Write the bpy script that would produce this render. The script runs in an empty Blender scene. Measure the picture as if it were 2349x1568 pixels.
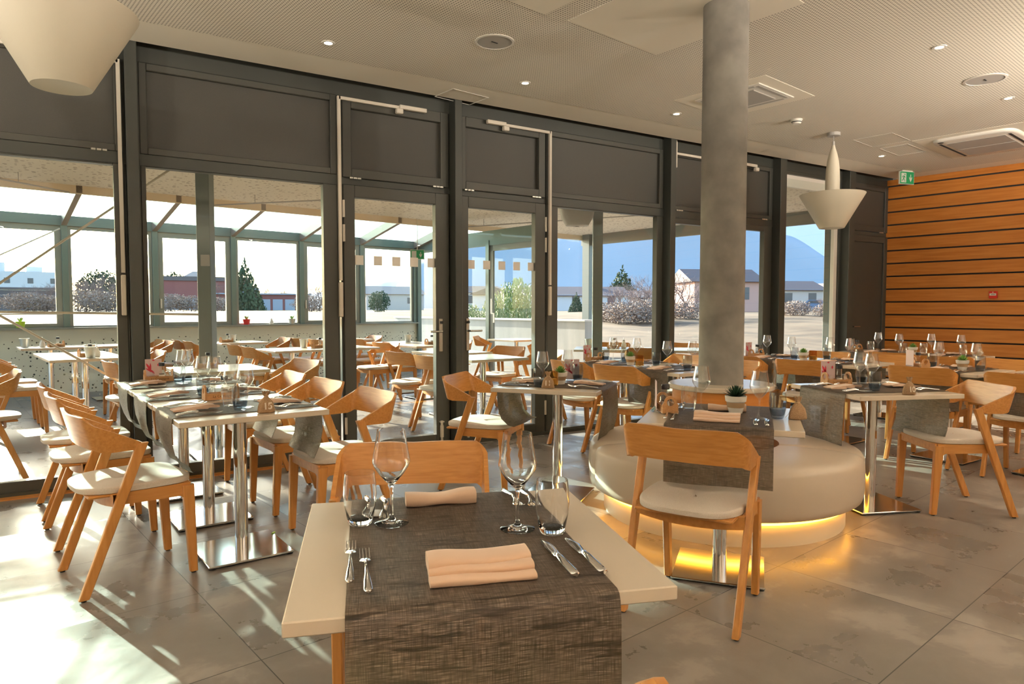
import bpy, math, random
from mathutils import Vector, Matrix
random.seed(7)
R = math.radians
C = bpy.context.scene.collection
S = bpy.context.scene

# ------------------------------------------------------------ camera
cam_d = bpy.data.cameras.new('camera'); cam = bpy.data.objects.new('camera', cam_d); C.objects.link(cam)
cam_d.sensor_width = 36; cam_d.lens = 24.0; cam_d.clip_end = 20000; cam_d.clip_start = .05
YAW = 58.1
cam.location = (0, 0, 1.25)
cam.rotation_euler = (R(90 - 2.815), 0, R(YAW - 90))
S.camera = cam
S.view_settings.view_transform = 'Standard'; S.view_settings.look = 'None'
S.view_settings.gamma = 1; S.view_settings.exposure = 1.5
S.view_settings.use_curve_mapping = False
S.cycles.transparent_max_bounces = 32
S.cycles.max_bounces = 10; S.cycles.diffuse_bounces = 5; S.cycles.glossy_bounces = 5; S.cycles.transmission_bounces = 10
S.cycles.sample_clamp_indirect = 6
S.cycles.caustics_reflective = False; S.cycles.caustics_refractive = False
S.cycles.use_denoising = True

# ------------------------------------------------------------ sky and sun
SUN_AZ, SUN_EL = 102.0, 17.4       # direction towards the sun, degrees from +X, elevation
W = bpy.data.worlds.new('sky'); S.world = W; W.use_nodes = True
wn = W.node_tree; bg = wn.nodes['Background']
sk = wn.nodes.new('ShaderNodeTexSky'); sk.sky_type = 'NISHITA'; sk.sun_disc = False
sk.sun_elevation = R(SUN_EL); sk.sun_rotation = R(90 - SUN_AZ); sk.altitude = 400; sk.air_density = 1.0; sk.dust_density = 2.2; sk.ozone_density = 1.5
wn.links.new(sk.outputs[0], bg.inputs[0]); bg.inputs[1].default_value = 0.32
sd = bpy.data.lights.new('sun', 'SUN'); sun = bpy.data.objects.new('sun', sd); C.objects.link(sun)
sd.energy = 10.5; sd.angle = R(0.6); sd.color = (1, .89, .74)
dv = Vector((math.cos(R(SUN_AZ)) * math.cos(R(SUN_EL)), math.sin(R(SUN_AZ)) * math.cos(R(SUN_EL)), math.sin(R(SUN_EL))))
sun.rotation_euler = dv.to_track_quat('Z', 'Y').to_euler(); sun.location = (0, 30, 15)

# ------------------------------------------------------------ materials
M = {}
def mat(name, col, rough=.5, metal=0, **k):
    m = bpy.data.materials.new(name); m.use_nodes = True
    p = m.node_tree.nodes['Principled BSDF']
    p.inputs['Base Color'].default_value = (*col, 1); p.inputs['Roughness'].default_value = rough; p.inputs['Metallic'].default_value = metal
    for a, b in k.items(): p.inputs[a.replace('_', ' ')].default_value = b
    M[name] = m
    return m, m.node_tree, p
def ramp(nt, stops):
    r = nt.nodes.new('ShaderNodeValToRGB'); e = r.color_ramp.elements
    while len(e) < len(stops): e.new(.5)
    for i, (p, c) in enumerate(stops): e[i].position = p; e[i].color = (*c, 1) if len(c) == 3 else c
    return r
def texco(nt, out='Object', scale=(1, 1, 1), rot=(0, 0, 0)):
    t = nt.nodes.new('ShaderNodeTexCoord'); mp = nt.nodes.new('ShaderNodeMapping')
    mp.inputs['Scale'].default_value = scale; mp.inputs['Rotation'].default_value = rot
    nt.links.new(t.outputs[out], mp.inputs[0]); return mp
def noise(nt, mp, scale, detail=4, rough=.5):
    n = nt.nodes.new('ShaderNodeTexNoise'); n.inputs['Scale'].default_value = scale; n.inputs['Detail'].default_value = detail
    n.inputs['Roughness'].default_value = rough
    nt.links.new(mp.outputs[0], n.inputs['Vector']); return n
def bump(nt, src, p, strength=.2, dist=.01):
    b = nt.nodes.new('ShaderNodeBump'); b.inputs['Strength'].default_value = strength; b.inputs['Distance'].default_value = dist
    nt.links.new(src, b.inputs['Height']); nt.links.new(b.outputs[0], p.inputs['Normal'])
def noisy(name, c1, c2, scale, rough=.5, metal=0, stretch=(1, 1, 1), bmp=0, detail=5, out='Object', lo=.3, hi=.7, **k):
    m, nt, p = mat(name, c1, rough, metal, **k)
    n = noise(nt, texco(nt, out, stretch), scale, detail)
    r = ramp(nt, [(lo, c1), (hi, c2)]); nt.links.new(n.outputs['Fac'], r.inputs[0]); nt.links.new(r.outputs[0], p.inputs['Base Color'])
    if bmp: bump(nt, n.outputs['Fac'], p, bmp)
    return m
noisy('chair_wood', (.49, .20, .042), (.60, .275, .072), 5, .38, stretch=(1.2, 9, 9), bmp=.02)
noisy('back_wood', (.45, .178, .036), (.61, .28, .074), 7, .36, stretch=(14, .8, 14), bmp=.02, detail=8, lo=.25, hi=.75)
noisy('leg_wood', (.49, .20, .042), (.61, .28, .074), 6, .38, stretch=(9, 9, .9), bmp=.02, detail=7)
noisy('cladding_wood', (.47, .155, .022), (.60, .235, .045), 2.2, .42, stretch=(1, 1, 14), bmp=.02)
noisy('cushion', (.58, .50, .415), (.66, .58, .49), 260, .9, bmp=.15, detail=2)
mat('table_white', (.64, .54, .42), .22)
mat('table_edge', (.62, .56, .46), .45)
m_, nt_, p_ = mat('chrome', (.80, .79, .77), .08, 1)
noisy('steel_plate', (.62, .61, .58), (.74, .73, .70), 3, .13, 1, detail=3)
mat('cutlery_steel', (.83, .81, .78), .10, 1)
mat('frame_metal', (.046, .049, .042), .45, .1)
mat('frame_inner', (.060, .060, .051), .45, .1)
noisy('panel_metal', (.048, .046, .039), (.056, .054, .046), 300, .5, bmp=.05)
mat('conduit', (.62, .57, .49), .4)
mat('black_plastic', (.012, .012, .012), .4)
mat('handle_steel', (.55, .54, .50), .25, .9)
mat('ceiling_paint', (.84, .79, .69), .85)
mat('teal_steel', (.14, .20, .19), .4, .2)
mat('post_steel', (.17, .20, .19), .4, .2)
mat('veranda_frame', (.22, .24, .22), .4, .1)
mat('rafter_steel', (.26, .21, .17), .5)
mat('fascia_cream', (.72, .60, .44), .6)
noisy('concrete_column', (.16, .147, .128), (.26, .242, .213), 6, .75, bmp=.25, detail=9)
noisy('concrete_wall', (.42, .43, .42), (.55, .55, .53), 1.5, .85, stretch=(3, 3, .4))
mat('plaster_white', (.80, .79, .77), .8)
mat('wall_plaster', (.72, .62, .50), .9)
mat('leather', (.59, .485, .37), .40)
mat('plinth_cream', (.68, .60, .46), .5)
mat('pot_white', (.78, .74, .67), .6)
mat('pot_band', (.42, .28, .15), .6)
mat('pot_red', (.65, .02, .02), .4)
mat('pot_lime', (.45, .65, .03), .4)
mat('zinc', (.48, .50, .47), .35, .6)
mat('soil', (.05, .03, .02), .9)
mat('succulent_dark', (.02, .06, .03), .45)
mat('succulent_light', (.16, .33, .06), .45)
noisy('burlap', (.30, .18, .09), (.46, .29, .16), 300, .95, bmp=.4, detail=2)
mat('twine', (.55, .40, .24), .9)
mat('digit_white', (.78, .68, .56), .8)
noisy('caddy_wood', (.42, .20, .07), (.56, .29, .11), 30, .5, stretch=(1, 6, 6))
mat('burnt', (.07, .03, .012), .8)
mat('napkin', (.67, .455, .315), .9, Sheen_Weight=.3)
mat('menu_pink', (.60, .45, .45), .5)
mat('menu_red', (.60, .03, .06), .5)
mat('black_peppercorns', (.06, .05, .04), .7)
mat('paper', (.72, .68, .6), .7)
mat('exit_green', (.01, .30, .11), .4)
mat('exit_white', (.62, .64, .58), .4)
mat('alarm_red', (.60, .02, .01), .35)
mat('white_plastic', (.76, .73, .68), .4)
mat('grille_grey', (.42, .40, .38), .6)
mat('dark_slot', (.03, .03, .03), .8)
mat('lamp_shade', (.66, .61, .50), .55, Subsurface_Weight=0)
mat('roof_tile', (.13, .11, .11), .8)
mat('roof_light', (.42, .34, .29), .8)
mat('brick_red', (.25, .09, .08), .8)
mat('door_grey', (.33, .38, .45), .6)
mat('house_wall', (.55, .48, .43), .8)
mat('house_pink', (.55, .33, .27), .8)
mat('house_white', (.62, .62, .62), .8)
mat('window_dark', (.06, .07, .09), .2)
mat('bark', (.17, .13, .12), .9)
mat('twig', (.20, .155, .145), .9)
noisy('conifer_leaf', (.03, .06, .03), (.07, .11, .05), 1, .8)
noisy('shrub_leaf', (.10, .17, .04), (.38, .42, .20), 6, .5)
noisy('bush_brown', (.22, .17, .14), (.34, .27, .22), 1, .9)
mat('car_blue', (.10, .18, .35), .2, .5)
mat('tyre', (.02, .02, .02), .8)
noisy('grass_dry', (.055, .036, .015), (.13, .09, .048), .5, .95, stretch=(1, 1, 1), detail=12, lo=.35, hi=.62)
noisy('mountain', (.33, .40, .46), (.40, .46, .52), .0012, 1, detail=8)  # blue of the distant air haze is mixed into the base colour
mat('mountain_far_haze', (.66, .70, .74), 1)  # paler still: thicker haze painted as the surface colour

def emis(name, col, s):
    m = bpy.data.materials.new(name); m.use_nodes = True; nt = m.node_tree; nt.nodes.clear()
    e = nt.nodes.new('ShaderNodeEmission'); o = nt.nodes.new('ShaderNodeOutputMaterial')
    e.inputs[0].default_value = (*col, 1); e.inputs[1].default_value = s; nt.links.new(e.outputs[0], o.inputs[0]); M[name] = m
emis('bulb', (1, .78, .5), 14)
emis('led_strip', (1, .43, .04), 6)
def thin(name, tint, ior=1.45, rough=0.0, gl=(1, 1, 1)):
    m = bpy.data.materials.new(name); m.use_nodes = True; nt = m.node_tree; nt.nodes.clear(); N = nt.nodes.new
    o = N('ShaderNodeOutputMaterial'); mx = N('ShaderNodeMixShader'); t = N('ShaderNodeBsdfTransparent'); g = N('ShaderNodeBsdfGlossy'); f = N('ShaderNodeFresnel')
    t.inputs[0].default_value = (*tint, 1); g.inputs['Roughness'].default_value = rough; g.inputs[0].default_value = (*gl, 1); gi = N('ShaderNodeNewGeometry'); mr = N('ShaderNodeMapRange'); mr.inputs['To Min'].default_value = ior; mr.inputs['To Max'].default_value = 1 / ior
    nt.links.new(gi.outputs['Backfacing'], mr.inputs['Value']); nt.links.new(mr.outputs[0], f.inputs[0])   # same reflectance on both faces of the sheet
    nt.links.new(f.outputs[0], mx.inputs[0]); nt.links.new(t.outputs[0], mx.inputs[1]); nt.links.new(g.outputs[0], mx.inputs[2]); nt.links.new(mx.outputs[0], o.inputs[0]); M[name] = m
thin('pane', (.95, .97, .96), 1.25)
thin('roof_glass', (.50, .70, .71), 1.4)
thin('glass_thin', (.955, .96, .955), 1.75)
thin('glass_smoke', (.84, .86, .88), 1.5)
thin('glass_smoke_dark', (.56, .61, .66), 1.5)
thin('glass_amber', (.86, .70, .42), 1.5, .15)
m_, nt_, p_ = mat('glass_solid', (1, 1, 1), 0.0, 0, Transmission_Weight=1.0, IOR=1.46)

# perforated ceiling board
A = R(8.55)
def perforated(name, base, hole, pitch, rad, rot, rnd=False):
    m, nt, p = mat(name, base, .85); N = nt.nodes.new; L = nt.links.new
    mp = texco(nt, 'Object', (1 / pitch,) * 3, (0, 0, rot))
    if rnd:
        v = N('ShaderNodeTexVoronoi'); v.inputs['Scale'].default_value = 1; L(mp.outputs[0], v.inputs['Vector'])
        n2 = N('ShaderNodeSeparateColor'); L(v.outputs['Color'], n2.inputs[0])
        mul = N('ShaderNodeMath'); mul.operation = 'MULTIPLY'; mul.inputs[1].default_value = rad; L(n2.outputs[0], mul.inputs[0])
        lt = N('ShaderNodeMath'); lt.operation = 'LESS_THAN'; L(v.outputs['Distance'], lt.inputs[0]); L(mul.outputs[0], lt.inputs[1])
    else:
        fr = N('ShaderNodeVectorMath'); fr.operation = 'FRACTION'; L(mp.outputs[0], fr.inputs[0])
        sb = N('ShaderNodeVectorMath'); sb.operation = 'SUBTRACT'; sb.inputs[1].default_value = (.5, .5, 0); L(fr.outputs[0], sb.inputs[0])
        ml = N('ShaderNodeVectorMath'); ml.operation = 'MULTIPLY'; ml.inputs[1].default_value = (1, 1, 0); L(sb.outputs[0], ml.inputs[0])
        ln = N('ShaderNodeVectorMath'); ln.operation = 'LENGTH'; L(ml.outputs[0], ln.inputs[0])
        lt = N('ShaderNodeMath'); lt.operation = 'LESS_THAN'; lt.inputs[1].default_value = rad; L(ln.outputs['Value'], lt.inputs[0])
    mx = N('ShaderNodeMix'); mx.data_type = 'RGBA'; L(lt.outputs[0], mx.inputs['Factor'])
    mx.inputs['A'].default_value = (*base, 1); mx.inputs['B'].default_value = (*hole, 1); L(mx.outputs['Result'], p.inputs['Base Color'])
perforated('perforated_board', (.82, .77, .68), (.22, .20, .17), .0205, .25, -A)
perforated('soffit_board', (.70, .64, .54), (.36, .31, .25), .06, .42, 0, True)
# dotted panel of the veranda parapet (uv plane of the wall)
m, nt, p = mat('dotted_panel', (.80, .83, .74), .6)
mp = texco(nt, 'Object', (25, 1, 25)); v = nt.nodes.new('ShaderNodeTexVoronoi'); v.voronoi_dimensions = '3D'; v.inputs['Scale'].default_value = 1
sp = nt.nodes.new('ShaderNodeSeparateXYZ'); cb = nt.nodes.new('ShaderNodeCombineXYZ'); nt.links.new(mp.outputs[0], sp.inputs[0]); nt.links.new(sp.outputs[0], cb.inputs[0]); nt.links.new(sp.outputs[2], cb.inputs[1])
nt.links.new(cb.outputs[0], v.inputs['Vector']); sc = nt.nodes.new('ShaderNodeSeparateColor'); nt.links.new(v.outputs['Color'], sc.inputs[0])
ml = nt.nodes.new('ShaderNodeMath'); ml.operation = 'MULTIPLY'; ml.inputs[1].default_value = .38; nt.links.new(sc.outputs[0], ml.inputs[0])
lt = nt.nodes.new('ShaderNodeMath'); lt.operation = 'LESS_THAN'; nt.links.new(v.outputs['Distance'], lt.inputs[0]); nt.links.new(ml.outputs[0], lt.inputs[1])
g2 = nt.nodes.new('ShaderNodeTexCoord'); s2 = nt.nodes.new('ShaderNodeSeparateXYZ'); nt.links.new(g2.outputs['Object'], s2.inputs[0])
l2 = nt.nodes.new('ShaderNodeMath'); l2.operation = 'LESS_THAN'; l2.inputs[1].default_value = .80; nt.links.new(s2.outputs[2], l2.inputs[0])
m2 = nt.nodes.new('ShaderNodeMath'); m2.operation = 'MULTIPLY'; nt.links.new(lt.outputs[0], m2.inputs[0]); nt.links.new(l2.outputs[0], m2.inputs[1])
mx = nt.nodes.new('ShaderNodeMix'); mx.data_type = 'RGBA'; nt.links.new(m2.outputs[0], mx.inputs['Factor'])
mx.inputs['A'].default_value = (.80, .83, .74, 1); mx.inputs['B'].default_value = (.04, .06, .05, 1); nt.links.new(mx.outputs['Result'], p.inputs['Base Color'])

# floor tiles: 0.745 m squares on the building grid, dark thin joints
m, nt, p = mat('floor_tile', (.33, .29, .25), .3)
N = nt.nodes.new; L = nt.links.new
t = N('ShaderNodeTexCoord'); vr = N('ShaderNodeVectorRotate'); vr.rotation_type = 'Z_AXIS'; vr.inputs['Angle'].default_value = -A; L(t.outputs['Object'], vr.inputs['Vector'])
sb = N('ShaderNodeVectorMath'); sb.operation = 'SUBTRACT'; sb.inputs[1].default_value = (.86, 1.64, 0); L(vr.outputs[0], sb.inputs[0])
dvd = N('ShaderNodeVectorMath'); dvd.operation = 'SCALE'; dvd.inputs['Scale'].default_value = 1 / .7455; L(sb.outputs[0], dvd.inputs[0])
fr = N('ShaderNodeVectorMath'); fr.operation = 'FRACTION'; L(dvd.outputs[0], fr.inputs[0])
fl_ = N('ShaderNodeVectorMath'); fl_.operation = 'FLOOR'; L(dvd.outputs[0], fl_.inputs[0])
wn2 = N('ShaderNodeTexWhiteNoise'); wn2.noise_dimensions = '2D'; L(fl_.outputs[0], wn2.inputs['Vector'])
s3 = N('ShaderNodeSeparateXYZ'); L(fr.outputs[0], s3.inputs[0])
def near_edge(o):
    a = N('ShaderNodeMath'); a.operation = 'SUBTRACT'; a.inputs[1].default_value = .5; L(o, a.inputs[0])
    b = N('ShaderNodeMath'); b.operation = 'ABSOLUTE'; L(a.outputs[0], b.inputs[0])
    c = N('ShaderNodeMath'); c.operation = 'GREATER_THAN'; c.inputs[1].default_value = .4972; L(b.outputs[0], c.inputs[0]); return c
e1 = near_edge(s3.outputs[0]); e2 = near_edge(s3.outputs[1]); mxm = N('ShaderNodeMath'); mxm.operation = 'MAXIMUM'; L(e1.outputs[0], mxm.inputs[0]); L(e2.outputs[0], mxm.inputs[1])
of = N('ShaderNodeVectorMath'); of.operation = 'MULTIPLY_ADD'; of.inputs[1].default_value = (7, 7, 7); L(wn2.outputs['Color'], of.inputs[0]); L(vr.outputs[0], of.inputs[2])
n1 = N('ShaderNodeTexNoise'); n1.inputs['Scale'].default_value = 2.6; n1.inputs['Detail'].default_value = 9; n1.inputs['Roughness'].default_value = .6; n1.inputs['Distortion'].default_value = .25; L(of.outputs[0], n1.inputs['Vector'])
r1 = ramp(nt, [(.25, (.178, .160, .138)), (.45, (.208, .186, .160)), (.56, (.245, .218, .188)), (.62, (.32, .285, .245)), (.80, (.37, .33, .285))]); L(n1.outputs['Fac'], r1.inputs[0])
mxc = N('ShaderNodeMix'); mxc.data_type = 'RGBA'; L(mxm.outputs[0], mxc.inputs['Factor']); L(r1.outputs[0], mxc.inputs['A']); mxc.inputs['B'].default_value = (.05, .045, .04, 1)
L(mxc.outputs['Result'], p.inputs['Base Color'])
rr = N('ShaderNodeMapRange'); rr.inputs['From Min'].default_value = .35; rr.inputs['From Max'].default_value = .65; rr.inputs['To Min'].default_value = .24; rr.inputs['To Max'].default_value = .42; L(n1.outputs['Fac'], rr.inputs['Value']); L(rr.outputs[0], p.inputs['Roughness'])
bump(nt, n1.outputs['Fac'], p, .08, .01)

# woven runner: uv in metres, slubs along u, open mesh
m = bpy.data.materials.new('runner_weave'); m.use_nodes = True; nt = m.node_tree; nt.nodes.clear(); N = nt.nodes.new; L = nt.links.new; M['runner_weave'] = m
out = N('ShaderNodeOutputMaterial'); p = N('ShaderNodeBsdfPrincipled'); p.inputs['Roughness'].default_value = .42
uv = N('ShaderNodeUVMap'); uv.uv_map = 'uv'
def uvn(sx, sy, scale=1, det=2):
    mp = N('ShaderNodeMapping'); mp.inputs['Scale'].default_value = (sx, sy, 1); L(uv.outputs[0], mp.inputs[0])
    n = N('ShaderNodeTexNoise'); n.inputs['Scale'].default_value = scale; n.inputs['Detail'].default_value = det; L(mp.outputs[0], n.inputs['Vector']); return n
na = uvn(28, 520); nb = uvn(520, 22); nc = uvn(9, 70, 1, 1)
ra = ramp(nt, [(.30, (.06, .043, .031)), (.5, (.19, .138, .104)), (.66, (.46, .35, .27))]); L(na.outputs['Fac'], ra.inputs[0])
rb = ramp(nt, [(.35, (.45, .45, .45)), (.65, (1.25, 1.25, 1.25))]); L(nb.outputs['Fac'], rb.inputs[0])
mu = N('ShaderNodeMix'); mu.data_type = 'RGBA'; mu.blend_type = 'MULTIPLY'; mu.inputs['Factor'].default_value = 1; L(ra.outputs[0], mu.inputs['A']); L(rb.outputs[0], mu.inputs['B'])
rc = ramp(nt, [(.60, (1, 1, 1)), (.64, (.25, .22, .2))]); L(nc.outputs['Fac'], rc.inputs[0])
mu2 = N('ShaderNodeMix'); mu2.data_type = 'RGBA'; mu2.blend_type = 'MULTIPLY'; mu2.inputs['Factor'].default_value = .8; L(mu.outputs['Result'], mu2.inputs['A']); L(rc.outputs[0], mu2.inputs['B'])
L(mu2.outputs['Result'], p.inputs['Base Color'])
bm_ = N('ShaderNodeBump'); bm_.inputs['Strength'].default_value = .35; bm_.inputs['Distance'].default_value = .002; L(na.outputs['Fac'], bm_.inputs['Height']); L(bm_.outputs[0], p.inputs['Normal'])
tl = N('ShaderNodeBsdfTranslucent'); tl.inputs[0].default_value = (.42, .38, .26, 1); tr = N('ShaderNodeBsdfTransparent')
mA = N('ShaderNodeMixShader'); mA.inputs[0].default_value = .40; L(p.outputs[0], mA.inputs[1]); L(tl.outputs[0], mA.inputs[2])
mp = N('ShaderNodeMapping'); mp.inputs['Scale'].default_value = (430, 430, 1); L(uv.outputs[0], mp.inputs[0])
f3 = N('ShaderNodeVectorMath'); f3.operation = 'FRACTION'; L(mp.outputs[0], f3.inputs[0]); s4 = N('ShaderNodeSeparateXYZ'); L(f3.outputs[0], s4.inputs[0])
g1 = N('ShaderNodeMath'); g1.operation = 'GREATER_THAN'; g1.inputs[1].default_value = .62; L(s4.outputs[0], g1.inputs[0])
g3 = N('ShaderNodeMath'); g3.operation = 'GREATER_THAN'; g3.inputs[1].default_value = .62; L(s4.outputs[1], g3.inputs[0])
gm = N('ShaderNodeMath'); gm.operation = 'MULTIPLY'; L(g1.outputs[0], gm.inputs[0]); L(g3.outputs[0], gm.inputs[1])
mB = N('ShaderNodeMixShader'); L(gm.outputs[0], mB.inputs[0]); L(mA.outputs[0], mB.inputs[1]); L(tr.outputs[0], mB.inputs[2]); L(mB.outputs[0], out.inputs[0])

# ------------------------------------------------------------ mesh helpers
class MB:
    def __init__(s): s.v = []; s.f = []; s.m = []; s.cur = 0; s.uvs = None
    def add(s, vs, fs):
        o = len(s.v); s.v += [tuple(x) for x in vs]; s.f += [tuple(i + o for i in f) for f in fs]; s.m += [s.cur] * len(fs); return s
    def box(s, x0, x1, y0, y1, z0, z1, T=None, b=0):
        if b:
            b = min(b, (x1 - x0) / 2.01, (y1 - y0) / 2.01, (z1 - z0) / 2.01)
            r = [(x0 + b, y0), (x1 - b, y0), (x1, y0 + b), (x1, y1 - b), (x1 - b, y1), (x0 + b, y1), (x0, y1 - b), (x0, y0 + b)]
            ri = [(min(max(x, x0 + b), x1 - b), min(max(y, y0 + b), y1 - b)) for x, y in r]
            rings = [[(x, y, z0) for x, y in ri], [(x, y, z0 + b) for x, y in r], [(x, y, z1 - b) for x, y in r], [(x, y, z1) for x, y in ri]]
            vs = [q for g in rings for q in g]; n = 8; fs = [tuple(range(7, -1, -1)), tuple(range(24, 32))]
            for k in range(3):
                for i in range(n): fs.append((k * n + i, k * n + (i + 1) % n, (k + 1) * n + (i + 1) % n, (k + 1) * n + i))
        else:
            vs = [(x, y, z) for z in (z0, z1) for x, y in ((x0, y0), (x1, y0), (x1, y1), (x0, y1))]
            fs = [(3, 2, 1, 0), (4, 5, 6, 7), (0, 1, 5, 4), (1, 2, 6, 5), (2, 3, 7, 6), (3, 0, 4, 7)]
        if T: vs = [T @ Vector(q) for q in vs]
        return s.add(vs, fs)
    def prism(s, poly, z0, z1, T=None):
        n = len(poly); vs = [(x, y, z0) for x, y in poly] + [(x, y, z1) for x, y in poly]
        fs = [tuple(range(n - 1, -1, -1)), tuple(range(n, 2 * n))] + [(i, (i + 1) % n, n + (i + 1) % n, n + i) for i in range(n)]
        if T: vs = [T @ Vector(q) for q in vs]
        return s.add(vs, fs)
    def lathe(s, prof, n=32, T=None, closed=False):
        vs = []; fs = []; k = len(prof)
        for r, z in prof:
            for i in range(n): a = 2 * math.pi * i / n; vs.append((max(r, 1e-5) * math.cos(a), max(r, 1e-5) * math.sin(a), z))
        for j in range(k - 1 if not closed else k):
            j2 = (j + 1) % k
            for i in range(n): fs.append((j * n + i, j * n + (i + 1) % n, j2 * n + (i + 1) % n, j2 * n + i))
        if not closed and not (k == 2 and prof[0][0] < 1e-4):
            if prof[0][0] > 1e-4: fs.append(tuple(range(n - 1, -1, -1)))
            if prof[-1][0] > 1e-4: fs.append(tuple((k - 1) * n + i for i in range(n)))
        if T: vs = [T @ Vector(q) for q in vs]
        return s.add(vs, fs)
    def shell(s, prof, n=32, T=None):      # open lathe surface, no caps
        vs = []; fs = []; k = len(prof)
        for r, z in prof:
            for i in range(n): a = 2 * math.pi * i / n; vs.append((r * math.cos(a), r * math.sin(a), z))
        for j in range(k - 1):
            for i in range(n): fs.append((j * n + i, j * n + (i + 1) % n, (j + 1) * n + (i + 1) % n, (j + 1) * n + i))
        if T: vs = [T @ Vector(q) for q in vs]
        return s.add(vs, fs)
    def tube(s, pts, r, n=8, r2=None):
        pts = [Vector(q) for q in pts]; vs = []; fs = []; k = len(pts)
        for j, q in enumerate(pts):
            d = (pts[min(j + 1, k - 1)] - pts[max(j - 1, 0)]).normalized()
            a = d.cross(Vector((0, 0, 1))) if abs(d.z) < .95 else d.cross(Vector((1, 0, 0)))
            a.normalize(); b = d.cross(a); rr = r if r2 is None else r + (r2 - r) * j / (k - 1)
            for i in range(n): t = 2 * math.pi * i / n; vs.append(q + a * math.cos(t) * rr + b * math.sin(t) * rr)
        for j in range(k - 1):
            for i in range(n): fs.append((j * n + i, j * n + (i + 1) % n, (j + 1) * n + (i + 1) % n, (j + 1) * n + i))
        fs += [tuple(range(n - 1, -1, -1)), tuple((k - 1) * n + i for i in range(n))]
        return s.add(vs, fs)
    def grid(s, P, closed=False):          # P[row][col] -> point
        r = len(P); c = len(P[0]); vs = [q for row in P for q in row]
        fs = [(i * c + j, i * c + (j + 1) % c, (i + 1) * c + (j + 1) % c, (i + 1) * c + j) for i in range(r - 1) for j in range(c if closed else c - 1)]
        return s.add(vs, fs)
    def mesh(s, name, mats, smooth=True, angle=35):
        me = bpy.data.meshes.new(name); me.from_pydata(s.v, [], s.f)
        for q in (mats if isinstance(mats, (list, tuple)) else [mats]): me.materials.append(M[q])
        me.polygons.foreach_set('material_index', s.m)
        if smooth:
            me.polygons.foreach_set('use_smooth', [True] * len(me.polygons)); me.set_sharp_from_angle(angle=R(angle))
        me.update(); return me
    def obj(s, name, mats, parent=None, smooth=True, angle=35):
        o = bpy.data.objects.new(name, s.mesh(name, mats, smooth, angle)); C.objects.link(o)
        if parent: o.parent = parent
        return o
def tag(o, label=None, cat=None, group=None, kind=None):
    if label: o['label'] = label
    if cat: o['category'] = cat
    if group: o['group'] = group
    if kind: o['kind'] = kind
    return o
def thing(name, label=None, cat=None, loc=(0, 0, 0), rz=0, group=None):
    o = bpy.data.objects.new(name, None); C.objects.link(o); o.location = loc; o.rotation_euler = (0, 0, rz); o.empty_display_size = .05
    return tag(o, label, cat, group)
def struct(o): o['kind'] = 'structure'; return o
def copy_tree(o, parent=None):
    c = o.copy(); C.objects.link(c); c.parent = parent
    for ch in list(o.children): copy_tree(ch, c)
    return c
PROTO = {}; USED = set()
def place(kind, x, y, z, rz, label, cat, group=None, scale=None):
    root = PROTO[kind]
    if kind in USED: o = copy_tree(root)
    else: o = root; USED.add(kind)
    o.location = (x, y, z); o.rotation_euler = (0, 0, R(rz))
    if scale: o.scale = (scale,) * 3
    for k in ('label', 'category', 'group'):
        if k in o: del o[k]
    return tag(o, label, cat, group)
def UV(u, v): return (u * math.cos(A) - v * math.sin(A), u * math.sin(A) + v * math.cos(A))
TA = Matrix.Rotation(A, 4, 'Z')
def T3(x=0, y=0, z=0, rz=0): return Matrix.Translation((x, y, z)) @ Matrix.Rotation(rz, 4, 'Z')

# ------------------------------------------------------------ room shell
YW = 5.545
# the veranda continues the floor of the room
struct(MB().prism([(-6, -4), UV(12.6, -5), UV(12.6, 12.05), UV(-6, 12.05)], -.12, 0).obj('floor', 'floor_tile', smooth=False))
struct(MB().prism([(-6, -4), UV(10.8, -5), (10.3, 5.43), (-6, 5.43)], 3.082, 3.25).obj('ceiling', 'ceiling_paint', smooth=False))
struct(MB().prism([(-6, 5.43), (10.3, 5.43), (10.3, 5.8), (-6, 5.8)], 3.16, 3.25).obj('ceiling', 'frame_metal', smooth=False))
ub = 10.22
struct(MB().prism([(-6, -4), UV(ub, -4.6), ((ub - 5.03 * math.sin(A)) / math.cos(A), 5.03), (-6, 5.03)], 3.0795, 3.0825).obj('ceiling', 'perforated_board', smooth=False))
def patch(u0, u1, v0, v1, z=3.0775):
    return MB().box(u0, u1, v0, v1, z, 3.0815, TA)
# plain boards round the column, speakers and cassettes
cp = [(3.15, 4.05, 2.05, 3.15)]
for q in cp: struct(patch(*q).obj('ceiling', 'ceiling_paint', smooth=False))
# wood wall, on the building grid
ww = thing('wall_right'); struct(ww)
b = MB().box(10.56, 10.75, -5, 4.05, 0, 3.08, TA).obj('backing', 'dark_slot', ww, smooth=False)
b = MB(); z = 2.99
zs = [3.08]
while z > 0: zs.append(z); z -= .183
for i in range(len(zs)):
    top = zs[i] - (.011 if i else 0); bot = (zs[i + 1] + .011) if i + 1 < len(zs) else 0
    b.box(10.53, 10.562, -5, 4.045, bot, top, TA)
b.obj('cladding', 'cladding_wood', ww, smooth=False)

struct(MB().box(-6.0, 12.6, -4.0, -3.9, 0, 3.1).obj('wall_back', 'wall_plaster', smooth=False))
struct(MB().box(-6.0, -5.9, -3.9, 5.5, 0, 3.1).obj('wall_left', 'wall_plaster', smooth=False))
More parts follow.
